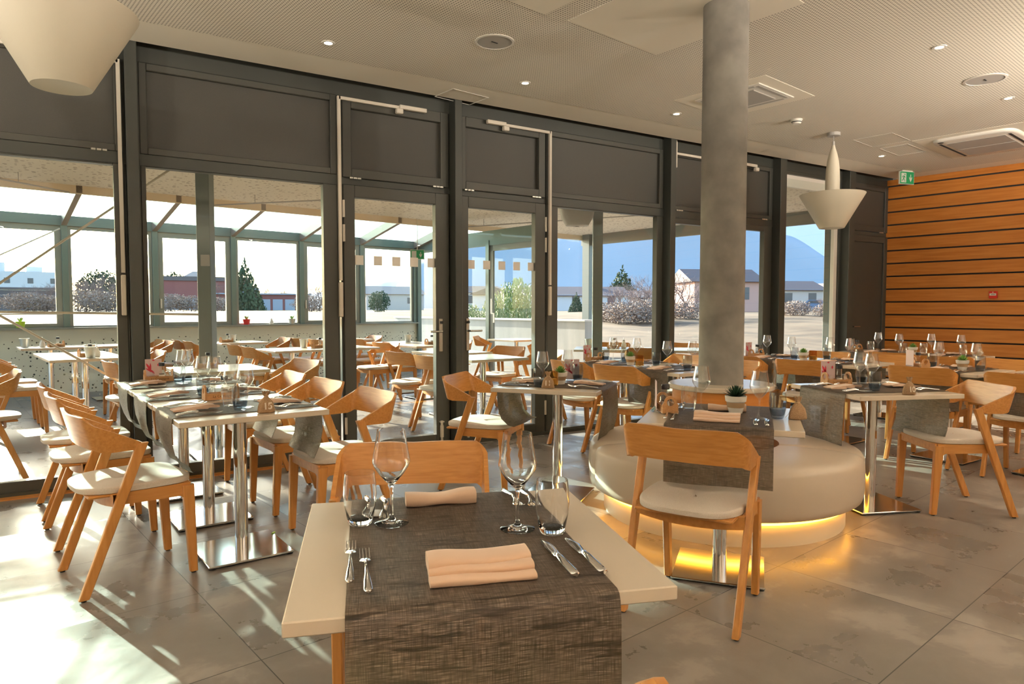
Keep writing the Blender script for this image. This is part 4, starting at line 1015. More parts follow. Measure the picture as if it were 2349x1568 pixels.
def seg2(b, p, q, w): d = Vector(q) - Vector(p); d.normalize(); n = Vector((-d.y, d.x)) * w; b.add([(p[0] + n.x, -.0152, p[1] + n.y), (q[0] + n.x, -.0152, q[1] + n.y), (q[0] - n.x, -.0152, q[1] - n.y), (p[0] - n.x, -.0152, p[1] - n.y)], [(0, 1, 2, 3)])
seg2(b, (-.048, .025), (-.062, -.012), .008); seg2(b, (-.062, -.012), (-.043, -.03), .005); seg2(b, (-.043, -.03), (-.035, -.055), .004); seg2(b, (-.062, -.012), (-.075, -.035), .005); seg2(b, (-.075, -.035), (-.094, -.037), .004)
seg2(b, (-.05, .022), (-.03, .002), .004); seg2(b, (-.05, .022), (-.078, .018), .004); seg2(b, (-.078, .018), (-.085, .0), .004)
b.add([(-.04 + .010 * math.cos(i * .785), -.0152, .042 + .010 * math.sin(i * .785)) for i in range(8)], [tuple(range(8))]); b.obj('running_figure', 'exit_green', t, smooth=False)
MB().box(-.09, .09, -.02, .02, .085, .095).obj('ceiling_mount', 'white_plastic', t)
q = UV(10.524, 2.705)
t = thing('fire_call_point', 'small red fire call point on the slatted wood wall', 'fire alarm button', (q[0], q[1], 1.426), A - R(90))
MB().box(-.046, .046, -.028, .006, -.046, .046, b=.006).obj('box', 'alarm_red', t)
MB().box(-.036, .036, -.0295, -.028, -.010, .020).obj('window_label', 'exit_white', t)
b = MB()
for k in range(3): b.box(-.018 + k * .014, -.008 + k * .014, -.0302, -.0295, .002, .009)
b.obj('print', 'dark_slot', t); MB().box(-.006, .006, -.0295, -.028, .028, .038).obj('symbol', 'exit_white', t)

# yellow scrap on the base plate
tag(MB().box(-.012, .012, -.004, .004, 0, .004, T3(.84, 3.83, .0185, R(40)) if True else None).obj('paper_scrap', 'pot_lime'), 'tiny yellow scrap lying on the chrome base of table fifteen', 'scrap')

# ------------------------------------------------------------ veranda
V0 = 11.9; V1 = 10.45; ZS = 2.84
def ubox(u0, u1, v0, v1, z0, z1, b=0): return MB().box(u0, u1, v0, v1, z0, z1, TA, b=b)
ymin = 5.75
struct(MB().prism([(-7, 5.72), (12.2, 5.72), UV(10.95, 4.2), UV(10.95, V1), UV(-6, V1)][:2] + [UV(10.95, 4.4), UV(10.95, V1), UV(-6, V1)], ZS, ZS + .25).obj('ceiling', 'soffit_board', smooth=False)) if False else None
def edgepoint(u): return UV(u, (5.70 - u * math.sin(A)) / math.cos(A))
struct(MB().prism([edgepoint(-6), edgepoint(10.95), UV(10.95, V1), UV(-6, V1)], ZS, ZS + .3).obj('ceiling', 'soffit_board', smooth=False))
struct(ubox(-6, 11.0, V1, V1 + .05, 2.735, ZS + .02).obj('trim_11', 'fascia_cream', smooth=False))
struct(ubox(10.95, 11.01, (5.70 - 10.95 * math.sin(A)) / math.cos(A), V1 + .05, 2.62, ZS + .02).obj('trim_12', 'veranda_frame', smooth=False))
# lower parapet with dot pattern
o = MB().box(-6, 7.60, V0 - .03, V0 + .02, 0, .945).obj('wall_parapet', 'dotted_panel', smooth=False); o.rotation_euler = (0, 0, A); struct(o)
US = [1.53 + 1.2 * k for k in range(-6, 6)]
struct(ubox(-6, 7.63, V0 - .05, V0 + .05, 2.455, 2.60).obj('trim_13', 'teal_steel', smooth=False))
for i, u in enumerate(US[:-1]):
    t = struct(thing('window_%d' % (10 + i)))
    b = MB(); T_ = TA
    u1 = US[i + 1]
    def fr2(a0, a1, z0, z1, w):
        b.box(a0, a0 + w, V0 - .02, V0 + .03, z0, z1, TA); b.box(a1 - w, a1, V0 - .02, V0 + .03, z0, z1, TA); b.box(a0 + w, a1 - w, V0 - .02, V0 + .03, z1 - w, z1, TA); b.box(a0 + w, a1 - w, V0 - .02, V0 + .03, z0, z0 + w, TA)
    fr2(u + .035, u1 - .035, .945, 2.455, .085 if i % 2 else .05); b.obj('frame', 'veranda_frame', t, smooth=False)
    ubox(u + .06, u1 - .06, V0, V0 + .004, 1.0, 2.42).obj('glass', 'pane', t, smooth=False)
    if i % 2: ubox(u + .06, u + .085, V0 - .05, V0 - .02, 1.25, 1.40, .004).obj('handle', 'conduit', t)
for i, u in enumerate(US):
    t = struct(thing('trim_%d' % (20 + i)))
    ubox(u - .04, u + .04, V0 - .055, V0 + .05, 0.945, 2.46, .004).obj('post', 'teal_steel', t)
    b = MB(); P0 = (u, V1 + .03, 2.77); P1 = (u, V0 - .03, 2.47)
    vs = []
    for (uu, vv, zz) in ((u, V1 + .0, 2.745), (u, V0 - .03, 2.455)):
        vs += [(uu - .035, vv, zz), (uu + .035, vv, zz), (uu + .035, vv, zz + .14), (uu - .035, vv, zz + .14)]
    b.add([TA @ Vector(q) for q in vs], [(0, 1, 2, 3), (7, 6, 5, 4), (0, 4, 5, 1), (1, 5, 6, 2), (2, 6, 7, 3), (3, 7, 4, 0)]); b.obj('rafter', 'rafter_steel', t, smooth=False)
gr = struct(thing('ceiling')); gr.name = 'ceiling_glass_roof'
b = MB(); b.add([TA @ Vector(q) for q in ((-6, V1, 2.89), (7.6, V1, 2.89), (7.6, V0 + .2, 2.58), (-6, V0 + .2, 2.58))], [(0, 1, 2, 3)]); b.obj('glass', 'roof_glass', gr, smooth=False)
# end wall of the veranda
UE = 7.60
t = struct(thing('door_4'))
b = MB(); b.box(UE - .03, UE + .03, 8.15, V0, 2.36, 2.62, TA)
for vv in (V0 - .05, 10.62, 9.55, 8.2): b.box(UE - .04, UE + .04, vv - .045, vv + .045, 0, 2.45, TA)
b.obj('frame', 'teal_steel', t, smooth=False)
b = MB(); w = .09
b.box(UE - .02, UE + .02, 8.25, 8.25 + w, .02, 2.36, TA); b.box(UE - .02, UE + .02, 9.5 - w, 9.5, .02, 2.36, TA); b.box(UE - .02, UE + .02, 8.25, 9.5, 2.26, 2.36, TA); b.box(UE - .02, UE + .02, 8.25, 9.5, .02, .12, TA); b.obj('leaf', 'veranda_frame', t, smooth=False)
ubox(UE - .002, UE + .002, 8.2, V0, .05, 2.4).obj('glass', 'pane', t, smooth=False)
b = MB(); b.box(UE - .06, UE - .045, 9.40, 9.43, 1.16, 1.42, TA); b.box(UE - .06, UE - .045, 9.33, 9.36, 1.0, 1.17, TA); b.box(UE - .06, UE - .045, 9.33, 9.43, 1.155, 1.17, TA); b.obj('handle', 'white_plastic', t)
# steel posts under the soffit
def steel_post(x, y, w, n, rz=0): struct(MB().box(-w / 2, w / 2, -w / 2, w / 2, 0, ZS, T3(x, y, 0, rz), b=.004).obj('pillar', 'post_steel'))
steel_post(1.02, 7.38, .13, 40, R(-30)); steel_post(5.16, 6.37, .115, 41, R(-35)); q = UV(10.93, 10.25); steel_post(q[0], q[1], .2, 42, A); steel_post(-2.4, 7.42, .14, 43)
q = UV(10.93, 5.0); steel_post(q[0], q[1], .16, 44, A)
tag(MB().box(-.04, .04, -.012, .012, -.055, .055, T3(1.0, 7.30, 1.72, R(-30))).obj('switch_plate', 'grille_grey'), 'small square switch plate on the steel post outside', 'switch')
# steel rods
def rod(p, q, r, label):
    b = MB(); b.tube([p, q], r, 10); o = tag(b.obj('bracing_rod', 'conduit'), label, 'bracing rod', 'steel bracing rods of the veranda')
    d = (Vector(q) - Vector(p)).normalized()
rod((.98, 7.36, 2.80), (-2.35, 7.40, -.0 + .05), .011, 'steel rod rising diagonally to the top of the outer post')
rod((.98, 7.36, .04), (-2.35, 7.40, 2.4), .011, 'steel rod falling diagonally to the foot of the outer post')
rod((.96, 7.36, 1.19), (-2.35, 7.40, 1.25), .011, 'level steel tie rod at mid height outside')
q0 = UV(1.47, V0 - .12); q1 = UV(-1.0, V0 - .12)
rod((q0[0], q0[1], 2.40), (q1[0], q1[1], .95), .011, 'thin far diagonal rod across the outer window'); rod((q0[0], q0[1], 1.17), (q1[0], q1[1], 1.17), .010, 'thin far level rod across the outer window')
# suspended light rail under the soffit
def rail(p, q, label):
    t = thing('light_rail', label, 'suspended light rail', (0, 0, 0), 0, 'suspended light rails under the soffit'); b = MB(); b.tube([p, q], .010, 8); b.obj('rail', 'grille_grey', t)
    for f in (.2, .5, .8): c = Vector(p) + (Vector(q) - Vector(p)) * f; k = MB(); k.tube([c, (c.x, c.y, ZS)], .005, 6); k.obj('hanger', 'grille_grey', t)
q0 = UV(3.1, 10.3); q1 = UV(5.2, 7.2); rail((q0[0], q0[1], 2.72), (q1[0], q1[1], 2.72), 'suspended light rail slanting across the soffit behind window two')
q0 = UV(7.3, 10.3); q1 = UV(8.6, 7.0); rail((q0[0], q0[1], 2.72), (q1[0], q1[1], 2.72), 'suspended light rail seen through the narrow doors')
q0 = UV(1.4, 10.3); q1 = UV(-1.4, 8.2); rail((q0[0], q0[1], 2.72), (q1[0], q1[1], 2.72), 'suspended light rail seen through the wide first window')
q = UV(6.6, 10.32); t = thing('exit_sign', 'green exit sign with down arrow inside the veranda end', 'exit sign', (q[0], q[1], 2.20), R(-35)); MB().box(-.125, .125, -.012, .012, -.085, .085).obj('sign_body', 'exit_white', t); MB().box(-.117, .117, -.0135, -.012, -.078, .078).obj('green_face', 'exit_green', t, smooth=False)
MB().box(-.10, -.015, -.0145, -.0135, -.062, .062).obj('door_symbol', 'exit_white', t, smooth=False); b = MB(); b.add([(x, -.0145, z) for x, z in pl], [tuple(range(8, -1, -1))]); b.obj('arrow', 'exit_white', t, smooth=False)
b = MB(); b.tube([(0, 0, .085), (0, 0, .645)], .006, 6); b.obj('hanger', 'conduit', t)
# sunken heater box under the soffit
t = thing('patio_heater', 'grey rounded heater hanging under the soffit behind the fixed window', 'patio heater', (4.87, 6.39, 2.60), R(-30))
b = MB(); P = []
for (w, d, z) in ((.02, .02, 0.001), (.21, .15, 0), (.21, .15, -.16), (.18, .13, -.30), (.13, .09, -.39), (.02, .02, -.40)): P.append([(math.copysign(abs(math.cos(a)) ** .5, math.cos(a)) * w, math.copysign(abs(math.sin(a)) ** .5, math.sin(a)) * d, z) for a in [2 * math.pi * i / 32 for i in range(32)]])
b.grid(P, True); b.obj('housing', 'grille_grey', t, angle=50)
MB().tube([(0, 0, -.02), (0, 0, .24)], .02, 10).obj('hanger', 'post_steel', t)
# ledge things
def ledge(kind, px_u, label, cat, m=None):
    q = UV(px_u, V0 - .09)
def potplant(u, potm, label, leafm='succulent_light'):
    q = UV(u, V0 - .075); t = thing('potted_plant', label, 'potted plant', (q[0], q[1], .975), 0, 'small pots on the veranda ledge')
    b = MB(); b.lathe([(0, 0), (.045, 0), (.06, .09), (.055, .09), (.05, .07), (0, .07)], 20); b.obj('pot', potm, t)
    b = MB(); rnd = random.Random(u)
    for k in range(26):
        a = rnd.uniform(0, 6.28); l = rnd.uniform(.04, .11); d = Vector((math.cos(a) * .6, math.sin(a) * .6, 1)).normalized(); s_ = d.cross(Vector((0, 0, 1))).normalized() * .008; o_ = Vector((0, 0, .07))
        b.add([o_ - s_ * .3, o_ + s_ * .3, o_ + d * l * .6 + s_, o_ + d * l, o_ + d * l * .6 - s_], [(0, 1, 2, 3, 4)])
    b.obj('leaves', leafm, t)
struct(ubox(-6, 7.56, V0 - .14, V0 - .02, .945, .972).obj('trim_14', 'veranda_frame', smooth=False))
potplant(.97, 'pot_lime', 'young plant in lime green pot on the veranda ledge', 'shrub_leaf'); potplant(4.12, 'pot_red', 'small plant in red pot on the veranda ledge'); potplant(4.92, 'zinc', 'green plant in grey glass pot on the veranda ledge')
q = UV(4.55, V0 - .075); place('sugar', q[0], q[1], .972, 0, 'small white dispenser standing on the veranda ledge', 'sugar dispenser', 'sugar dispensers outside', .9)

# outdoor tables and chairs
OT = [(-.03, 8.37, 8.5, 'sunlit outdoor table with two grey buckets, near end'), (-.13, 9.05, 8.5, 'sunlit outdoor table behind the buckets, far end'),
 (-.42, 10.85, 8.5, 'outdoor table against the dotted parapet with a bucket'), (.26, 10.95, 8.5, 'outdoor table extending the one at the dotted parapet'),
 (2.16, 8.66, 8.5, 'outdoor table with grey bucket beyond window two, near end'), (2.85, 8.75, 8.5, 'outdoor table beyond window two with white dispenser'),
 (1.93, 10.95, 8.5, 'outdoor table by the parapet beyond the steel post'), (.93, 6.22, 3, 'outdoor table right outside window two'), 
 (4.0, 8.75, 8.5, 'outdoor table seen through the first door with dispenser'), (3.92, 9.5, 8.5, 'outdoor table behind the one seen through the first door'), (3.62, 11.05, 8.5, 'outdoor table at the parapet seen through the first door'),
 (3.5, 6.20, 3, 'outdoor table just outside the second door'), (3.62, 7.15, 5, 'outdoor table between the doors and the veranda end'),
 (5.55, 6.75, -40, 'outdoor table beyond the fixed window beside the table eleven'), (6.2, 6.15, -40, 'outdoor table just outside behind the concrete column'), (6.0, 9.5, 8.5, 'outdoor table near the veranda end door')]
for x, y, h, lb in OT: place('table', x, y, 0, h, 'white topped table, ' + lb, 'table', 'white topped tables on the veranda')
OC = [(-.67, 6.28, 188, 'bent back chair right outside the wide first window, facing away from the doors'), (-.62, 8.42, 8, 'chair at the outer side of the bucket table, near one'), (-.72, 9.1, 8, 'chair at the outer side of the bucket table, far one'),
 (.36, 7.02, 12, 'chair outside half hidden by the first dark post'), (.48, 8.5, 188, 'chair facing the bucket table from the door side'), (.40, 9.15, 188, 'chair behind another facing the bucket table'),
 (.80, 10.95, 188, 'chair by the parapet beyond the first window'), (.72, 11.4, 190, 'rear one of the overlapping chairs by the parapet'),
 (1.42, 10.75, 8, 'chair at the parapet table beyond the steel post'), (1.32, 11.3, 8, 'chair furthest toward the parapet beyond the steel post'),
 (1.80, 9.42, 8, 'chair behind another at the bucket table beyond window two'), (1.86, 8.78, 8, 'chair with its back to window two at the bucket table'),
 (2.50, 11.25, 188, 'chair facing the steel post from the parapet table'), (3.35, 8.85, 188, 'chair on the door side of the table with white dispenser'), (3.0, 10.95, 8, 'chair at the parapet beside the ledge pots'), (3.12, 10.35, 8, 'chair near the door post seen beside the ledge pots'),
 (1.50, 6.25, 195, 'pale chair just outside window two behind the row fifteen chairs'),
 (4.05, 11.3, 188, 'chair furthest back seen through the first door'), (3.72, 10.2, 8, 'chair at the parapet table seen through the first door'), (3.62, 8.92, 10, 'chair in the middle of the view through the first door'), (3.03, 6.90, 13, 'large chair in front in the view through the first door'), (3.05, 6.2, 8, 'chair cut by the handle side of the first door'),
 (4.55, 9.0, 188, 'chair facing the dispenser table through the first door'),
 (5.75, 10.0, -40, 'chair near the veranda end door seen through the second door'), (5.9, 8.95, 150, 'chair by the end glazing seen through the second door'), (4.25, 7.12, 200, 'chair with bright back edge just outside the second door'), (4.28, 6.35, 186, 'chair cut by the frame of the second door'),
 (5.05, 7.05, -35, 'chair outside behind the steel post of the fixed window'), (5.95, 7.1, 215, 'chair outside across the table beyond the fixed window'), (5.75, 6.2, 60, 'chair just outside the fixed window near the dark post'), (6.65, 6.55, 200, 'chair outside seen right beside the concrete column')]
for x, y, h, lb in OC: place('chair', x, y, 0, h, lb, 'chair', 'bent back chairs on the veranda')
ZO = .7465
for kd, x, y, lb in [('bucket', -.70, 10.9, 'bucket on the parapet table'), ('bucket', .02, 8.75, 'bucket standing behind the caddy on the sunlit table'), ('bucket', .02, 8.2, 'larger looking bucket at the near edge of the sunlit table'),
   ('bucket', 2.35, 8.82, 'bucket on the far side beyond window two'), ('bucket', 2.75, 8.55, 'bucket cut by the door post beyond window two'), ('bucket', 1.85, 10.9, 'bucket on the parapet table beyond the steel post'), ('bucket', 4.1, 9.55, 'bucket seen through the first door'), ('bucket', 5.5, 6.95, 'green tinted bucket beyond the fixed window')]:
    place(kd, x, y, ZO, 0, 'grey metal ' + lb, 'bucket', 'metal buckets on the veranda tables')
for x, y, lb in [(-.35, 10.75, 'on the parapet table beyond window one'), (.0, 8.45, 'on the sunlit bucket table'), (2.52, 8.75, 'beyond window two beside the bucket'), (1.75, 10.85, 'on the parapet table beyond the steel post'), (4.1, 8.75, 'seen through the first door'), (5.65, 6.65, 'beyond the fixed window'), (.85, 6.3, 'on the table right outside window two')]:
    caddy_set(x, y, 20, lb, card=False, z=ZO, full=False)
for x, y, lb in [(.08, 8.4, 'on the sunlit bucket table'), (-.5, 10.75, 'on the parapet table'), (2.62, 8.7, 'beyond window two'), (4.18, 8.72, 'seen through the first door'), (3.3, 6.2, 'just outside the second door'), (5.78, 6.6, 'beyond the fixed window')]:
    place('sugar', x, y, ZO, 0, 'white sugar dispenser with metal spout ' + lb, 'sugar dispenser', 'sugar dispensers outside')
# concrete terrace wall
q0 = UV(9.5, 9.0); 
struct(ubox(9.5, 9.7, 9.0, 16, 0 - .2, 1.0).obj('wall_terrace', 'concrete_wall', smooth=False)); struct(ubox(9.47, 9.73, 8.98, 16, 1.0, 1.035).obj('trim_15', 'plaster_white', smooth=False))

# ------------------------------------------------------------ landscape
FW = Vector((math.cos(R(YAW)), math.sin(R(YAW)), 0)); RT = Vector((math.sin(R(YAW)), -math.cos(R(YAW)), 0))
def ground(r):
    f = min(1, max(0, (r - 14) / 46)); return -.14 + 1.02 * f * f * (3 - 2 * f)
def at(px, D):      # a bearing across the view and a distance, in metres on the ground
    v = FW * D + RT * ((px - 1174.5) / 1566 * D); return v.x, v.y, ground(v.length)
rs = [6, 9, 12, 14, 16, 18, 20, 23, 26, 30, 35, 40, 46, 53, 60, 80, 120, 200, 400, 900, 3000, 9000]; P = []
for r in rs:
    row = []
    for i in range(121):
        a = R(-40) + R(220) * i / 120; z = ground(r) + (.05 * math.sin(a * 40 + r) if 13 < r < 80 else 0); row.append((r * math.cos(a), r * math.sin(a), z - (.35 if r < 12.5 else 0)))
    P.append(row)
tag(MB().grid(P).obj('field', 'grass_dry', angle=80), None, None, None, 'structure')
# mountains
def ridge(D, pts, name, matn, depth):
    xs = []
    for (x0, h0), (x1, h1) in zip(pts, pts[1:]):
        for i in range(10): f = i / 10; xs.append((x0 + (x1 - x0) * f, h0 + (h1 - h0) * (f * f * (3 - 2 * f) * .4 + f * .6)))
    xs.append(pts[-1]); P = []
    for j in range(9):
        g = j / 8; row = []
        for i, (px, h) in enumerate(xs):
            v = FW * D + RT * ((px - 1174.5) / 1566 * D); u = v.normalized(); hh = h * D / 1566
            w_ = math.sin(g * math.pi) * (math.sin(i * .55 + g * 3) * .035 + math.sin(i * .23) * .05) * hh
            row.append((v.x - u.x * depth * (1 - g), v.y - u.y * depth * (1 - g), -20 + (hh + 20) * g ** 1.1 + w_))
        P.append(row)
    P.append([(x * 1.2, y * 1.2, -20) for x, y, z in P[-1]])
    o = MB().grid(P).obj(name, matn, angle=180); o['kind'] = 'structure'
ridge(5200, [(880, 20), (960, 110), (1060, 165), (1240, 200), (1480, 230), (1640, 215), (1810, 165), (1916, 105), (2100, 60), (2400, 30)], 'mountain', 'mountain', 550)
ridge(8800, [(600, 20), (760, 40), (900, 70), (1200, 200), (1600, 300), (1850, 220), (1916, 150), (2050, 190), (2400, 160)], 'mountain_range', 'mountain_far_haze', 900)
# houses
def house(px, D, w, d, h, roof, wallm, roofm, label, turn=0, chimney=True, wins=3, name='house', cat='house'):
    x, y, z = at(px, D); t = thing(name, label, cat, (x, y, z - .2), math.atan2(y, x) - R(90) + R(turn))
    MB().box(-w / 2, w / 2, -d / 2, d / 2, 0, h + .2).obj('wall', wallm, t, smooth=False)
    b = MB(); e = .5; b.add([(-w / 2 - e, -d / 2 - e, h), (w / 2 + e, -d / 2 - e, h), (w / 2 + e, d / 2 + e, h), (-w / 2 - e, d / 2 + e, h), (-w / 2 - e if roof else 0, 0, h + roof), (w / 2 + e, 0, h + roof)], [(0, 1, 5, 4), (2, 3, 4, 5), (1, 2, 5), (3, 0, 4), (3, 2, 1, 0)]); b.obj('roof', roofm, t, smooth=False)
    if chimney: MB().box(w * .2, w * .2 + .8, -.6, .4, h, h + roof + 1).obj('chimney', 'plaster_white', t, smooth=False)
    for k in range(wins):
        cx = -w / 2 + w * (k + .5) / wins; MB().box(cx - .55, cx + .55, -d / 2 - .05, -d / 2, h * .45, h * .45 + 1.3).obj('window', 'window_dark', t, smooth=False)
    return t
house(1306, 105, 16, 9, 2.4, 1.5, 'house_white', 'roof_tile', 'low white house with grey roof and chimney behind the outer post', 12)
house(1412, 122, 15, 9, 2.4, 1.3, 'house_wall', 'roof_tile', 'low house with wide grey roof half hidden by bare bushes', -8, False)
house(1140, 105, 7.6, 6, 2.6, 1.3, 'house_white', 'roof_tile', 'small white gabled house behind the flowering shrub', 80, False, 2)
house(1212, 120, 7, 6, 2.6, 1.0, 'house_pink', 'roof_light', 'small tan house beside the flowering shrub', 10, False, 1)
house(1640, 76, 7.5, 6, 3.4, 1.5, 'house_pink', 'roof_tile', 'pink house hidden behind the concrete column', 25, False, 2)
house(1803, 96, 7, 7, 3.0, 1.4, 'house_wall', 'roof_tile', 'beige house with dark roof at the edge of the tall window', 30, False, 2)
house(1893, 105, 8.2, 7, 3.1, 1.3, 'house_wall', 'roof_light', 'pale house with white chimney behind the parked car', -20, True, 2)
house(895, 150, 13, 7, 3.6, 1.8, 'house_wall', 'roof_light', 'distant pale house seen through the first door', 20, False, 2)
house(835, 170, 10, 7, 3.4, .5, 'house_white', 'roof_tile', 'distant flat grey house seen through the first door', 0, False, 1)
house(1082, 118, 8, 6, 3.2, 1.2, 'house_white', 'roof_tile', 'distant white house seen beside the second door handle', 0, False, 1)
# garages
x, y, z = at(600, 130); t = thing('garage_block', 'low dark red garage block with pale grey doors', 'garage', (x, y, z), math.atan2(y, x) - R(90) + R(6))
MB().box(-9, 9, 0, 6, 0, 3.0).obj('wall', 'brick_red', t, smooth=False); MB().box(-9.3, 9.3, -.4, 6.3, 3.0, 3.25).obj('roof', 'door_grey', t, smooth=False); MB().box(-4.5, -.2, 1, 5, 3.25, 4.2).obj('roof_box', 'door_grey', t, smooth=False)
for k in range(7): MB().box(-6.9 + k * 2.25, -5.1 + k * 2.25, -.06, 0, 0, 2.1).obj('garage_door', 'door_grey', t, smooth=False)
x, y, z = at(450, 190); t = thing('long_building', 'long dark red brick building with flat roof beyond the bushes', 'building', (x, y, z), math.atan2(y, x) - R(90))
MB().box(-14, 14, 0, 9, 0, 8.0).obj('wall', 'brick_red', t, smooth=False); MB().box(-14.4, 14.4, -.4, 9.4, 8.0, 9.2).obj('roof', 'roof_tile', t, smooth=False)
MB().box(-14.2, 0, -3, -1, 0, 3.2).obj('annex', 'door_grey', t, smooth=False)
b = MB(); b.add([(-3, 0, 9.2), (3, 0, 9.2), (3, 6, 9.2), (-3, 6, 9.2), (-.5, 3, 10.8), (.5, 3, 10.8)], [(0, 1, 5, 4), (2, 3, 4, 5), (1, 2, 5), (3, 0, 4)]); b.obj('roof_lantern', 'roof_light', t, smooth=False)
x, y, z = at(40, 115); t = thing('industrial_building', 'white industrial building with flat roof at the far end of the field', 'building', (x, y, z), math.atan2(y, x) - R(90))
MB().box(-10, 7.5, 0, 14, 0, 6.6).obj('wall', 'house_white', t, smooth=False); MB().box(-10.2, 7.8, -.5, 14, 3.6, 3.9).obj('canopy', 'roof_tile', t, smooth=False); MB().box(-8, -1.5, 3, 8, 6.6, 8.2).obj('roof_box', 'house_white', t, smooth=False); MB().box(1.5, 3.8, 3, 6, 6.6, 7.6).obj('roof_box', 'house_white', t, smooth=False)
for k in range(5): MB().box(-8 + k * 3.2, -7.2 + k * 3.2, -.05, 0, 4.6, 5.5).obj('window', 'window_dark', t, smooth=False)
MB().box(-10, 7.5, -.06, 0, 0, 3.4).obj('loading_side', 'roof_tile', t, smooth=False)
# car
x, y, z = at(1872, 88); t = thing('car', 'blue car parked in front of the pale house', 'car', (x, y, z + .05), math.atan2(y, x) - R(90))
b = MB(); prof = [(-2.0, .3), (2.0, .3), (2.05, .75), (1.2, .9), (.6, 1.38), (-.9, 1.42), (-1.6, .98), (-2.05, .85)]
b.prism(prof, -.8, .8, Matrix.Rotation(R(90), 4, 'X')); b.obj('body', 'car_blue', t, smooth=False)
for wx in (-1.25, 1.25):
    b = MB(); b.lathe([(0, -.85), (.32, -.85), (.32, .85), (0, .85)], 20, Matrix.Translation((wx, 0, .32)) @ Matrix.Rotation(R(90), 4, 'X')); b.obj('wheel', 'tyre', t)
b = MB(); b.prism([(-1.2, .98), (.75, .95), (.45, 1.32), (-.8, 1.34)], -.82, .82, Matrix.Rotation(R(90), 4, 'X')); b.obj('side_window', 'window_dark', t, smooth=False)
# trees
def bare_tree(seed, dense=1):
    t = thing('bare_tree'); rnd = random.Random(seed); tw = MB(); tk = MB()
    def grow(p, d, l, r, n):
        q = p + d * l; (tk if n > 2 else tw).tube([p, q], r, 4 if n > 2 else 3, r * .65)
        if n == 0: return
        for k in range(3 if n > 1 else 4):
            e = (d + Vector((rnd.gauss(0, .55), rnd.gauss(0, .55), rnd.gauss(.12, .32)))).normalized(); grow(q if k else p + d * l * .7, e, l * rnd.uniform(.62, .85), r * .6, n - 1)
    for k in range(3): grow(Vector((rnd.uniform(-.5, .5), rnd.uniform(-.5, .5), 0)), Vector((rnd.gauss(0, .25), rnd.gauss(0, .25), 1)).normalized(), 1.5, .09, 5)
    tk.obj('branches', 'bark', t, smooth=False); tw.obj('twigs', 'twig', t, smooth=False); return t
PROTO['bare1'] = bare_tree(1); PROTO['bare2'] = bare_tree(8)
def leafy(matn, name, shape, n, size, seed):
    t = thing(name); rnd = random.Random(seed); b = MB()
    for k in range(n):
        while True:
            u = Vector((rnd.uniform(-1, 1), rnd.uniform(-1, 1), rnd.random()))
            if shape == 'cone':
                if math.hypot(u.x, u.y) < (1 - u.z) * .9 + .06 and math.hypot(u.x, u.y) > (1 - u.z) * .3 : break
            elif (u.x ** 2 + u.y ** 2 + (u.z * 2 - 1) ** 2) < 1 + .25 * math.sin(u.x * 7) * math.cos(u.y * 6 + u.z * 5): break
        s_ = size * rnd.uniform(.6, 1.3); a = Vector((rnd.gauss(0, 1), rnd.gauss(0, 1), rnd.gauss(0, .6))).normalized() * s_; c_ = a.cross(Vector((rnd.gauss(0, 1), rnd.gauss(0, 1), rnd.gauss(0, 1)))).normalized() * s_ * .5
        b.add([u - a, u + c_, u + a, u - c_], [(0, 1, 2, 3)])
    b.obj('foliage', matn, t, smooth=False)
    k = MB(); k.tube([(0, 0, -.1), (0, 0, .8 if shape == 'cone' else .45)], .04, 6, .01); k.obj('trunk', 'bark', t); return t
PROTO['conifer'] = leafy('conifer_leaf', 'conifer', 'cone', 2600, .06, 1); PROTO['shrub'] = leafy('shrub_leaf', 'flowering_shrub', 'ball', 3800, .045, 2); PROTO['bush'] = leafy('bush_brown', 'bare_bush', 'ball', 2600, .05, 3)
PROTO['evergreen'] = leafy('conifer_leaf', 'evergreen_tree', 'ball', 2600, .06, 4)
def grove(kind, px, D, s, sz, label, cat, rz=0, group=None):
    x, y, z = at(px, D); o = place(kind, x, y, z - .05, rz, label, cat, group); o.scale = (s, s, sz)
TG = 'bare winter trees beyond the field'
for i, (px, D, s, lb) in enumerate([(190, 85, 1.0, 'leafless tree at the frame of the second outer window'), (225, 92, 1.1, 'leafless tree in front of the dark pine'), (258, 88, .9, 'leafless tree next to the first dark post'), (70, 95, .8, 'leafless tree before the white industrial building'), (115, 90, .85, 'leafless tree at the end of the industrial building'),
     (528, 120, 1.1, 'leafless tree beside the tall conifer'), (590, 140, 1.2, 'leafless tree right of the tall conifer'), (628, 150, 1.2, 'leafless tree above the garages'), (660, 155, 1.1, 'leafless tree at the end of the garages'), (725, 105, 1.0, 'leafless tree beside the door post'), (750, 110, 1.1, 'leafless tree hidden by the door post'),
     (1420, 45, .50, 'round leafless tree before the low house'), (1455, 42, .52, 'pale leafless tree in the fixed window'), (1495, 44, .62, 'tall leafless tree at the frame of the fixed window'), (1562, 46, .68, 'leafless tree left of the concrete column'), (1595, 44, .45, 'small leafless tree touching the concrete column'), (1895, 48, .30, 'small leafless tree before the pale house')]):
    grove('bare1' if i % 2 else 'bare2', px, D, s, s, lb, 'tree', 47 * i, TG)
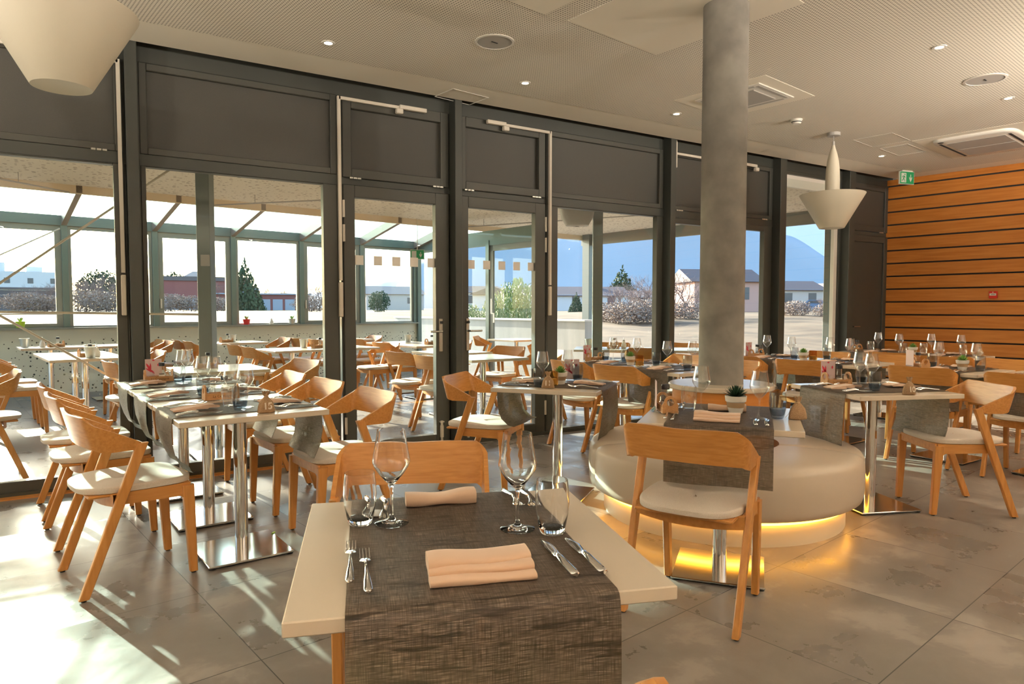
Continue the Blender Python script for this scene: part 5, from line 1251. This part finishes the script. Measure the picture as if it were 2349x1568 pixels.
for i, (px, D, s, lb) in enumerate([(392, 90, 2.6, 'brown bush before the long red building'), (440, 92, 2.4, 'brown bush beside the steel post'), (500, 95, 2.2, 'brown bush left of the garages'), (60, 80, 2.6, 'brown bush before the industrial building'), (110, 80, 2.2, 'brown bush at the end of the industrial building'), (200, 78, 2.8, 'brown bush beyond the second outer window'), (245, 76, 2.6, 'brown bush by the first dark post'), (715, 80, 2.2, 'brown bush beside the first door'),
     (1400, 40, 1.3, 'low brown bush before the wide roofed house'), (1440, 38, 1.4, 'low brown bush under the pale tree'), (1485, 39, 1.5, 'low brown bush at the dark post'), (1570, 42, 1.3, 'low brown bush left of the column'), (1820, 46, 1.2, 'low green brown bush at the edge of the tall window'), (1900, 44, 1.0, 'low bush next to the parked car')]):
    grove('bush', px, D, s, s * .9, lb, 'bush', 31 * i, 'low bushes beyond the field')
grove('conifer', 563, 118, 3.8, 9.0, 'tall dark conifer beyond the garages', 'tree', 0, 'conifers beyond the field')
grove('conifer', 1426, 140, 5.0, 9.0, 'broad conifer above the low houses', 'tree', 60, 'conifers beyond the field')
grove('conifer', 1322, 66, .9, 2.0, 'small yellow green conifer before the white house', 'tree', 10, 'conifers beyond the field')
grove('evergreen', 236, 130, 4.2, 7.6, 'dark rounded pine beyond the first window', 'tree', 0, 'round evergreens beyond the field'); grove('evergreen', 400, 230, 4.5, 12.5, 'dark round tree above the red building', 'tree', 30, 'round evergreens beyond the field'); grove('evergreen', 870, 70, 1.1, 2.2, 'small dark tree seen through the first door', 'tree', 80, 'round evergreens beyond the field')
grove('shrub', 1186, 21, .70, 2.3, 'green shrub with bright leaves behind the concrete wall', 'shrub', 0); grove('shrub', 1136, 19.6, .40, 1.85, 'lower clump with yellow leaves beside the green shrub', 'shrub', 50); grove('shrub', 1078, 22, .5, 1.5, 'green shrub by the handle of the second door', 'shrub', 90)

for k in list(PROTO):
    if k not in USED:
        def rm(o):
            for c in list(o.children): rm(c)
            bpy.data.objects.remove(o)
        rm(PROTO[k])
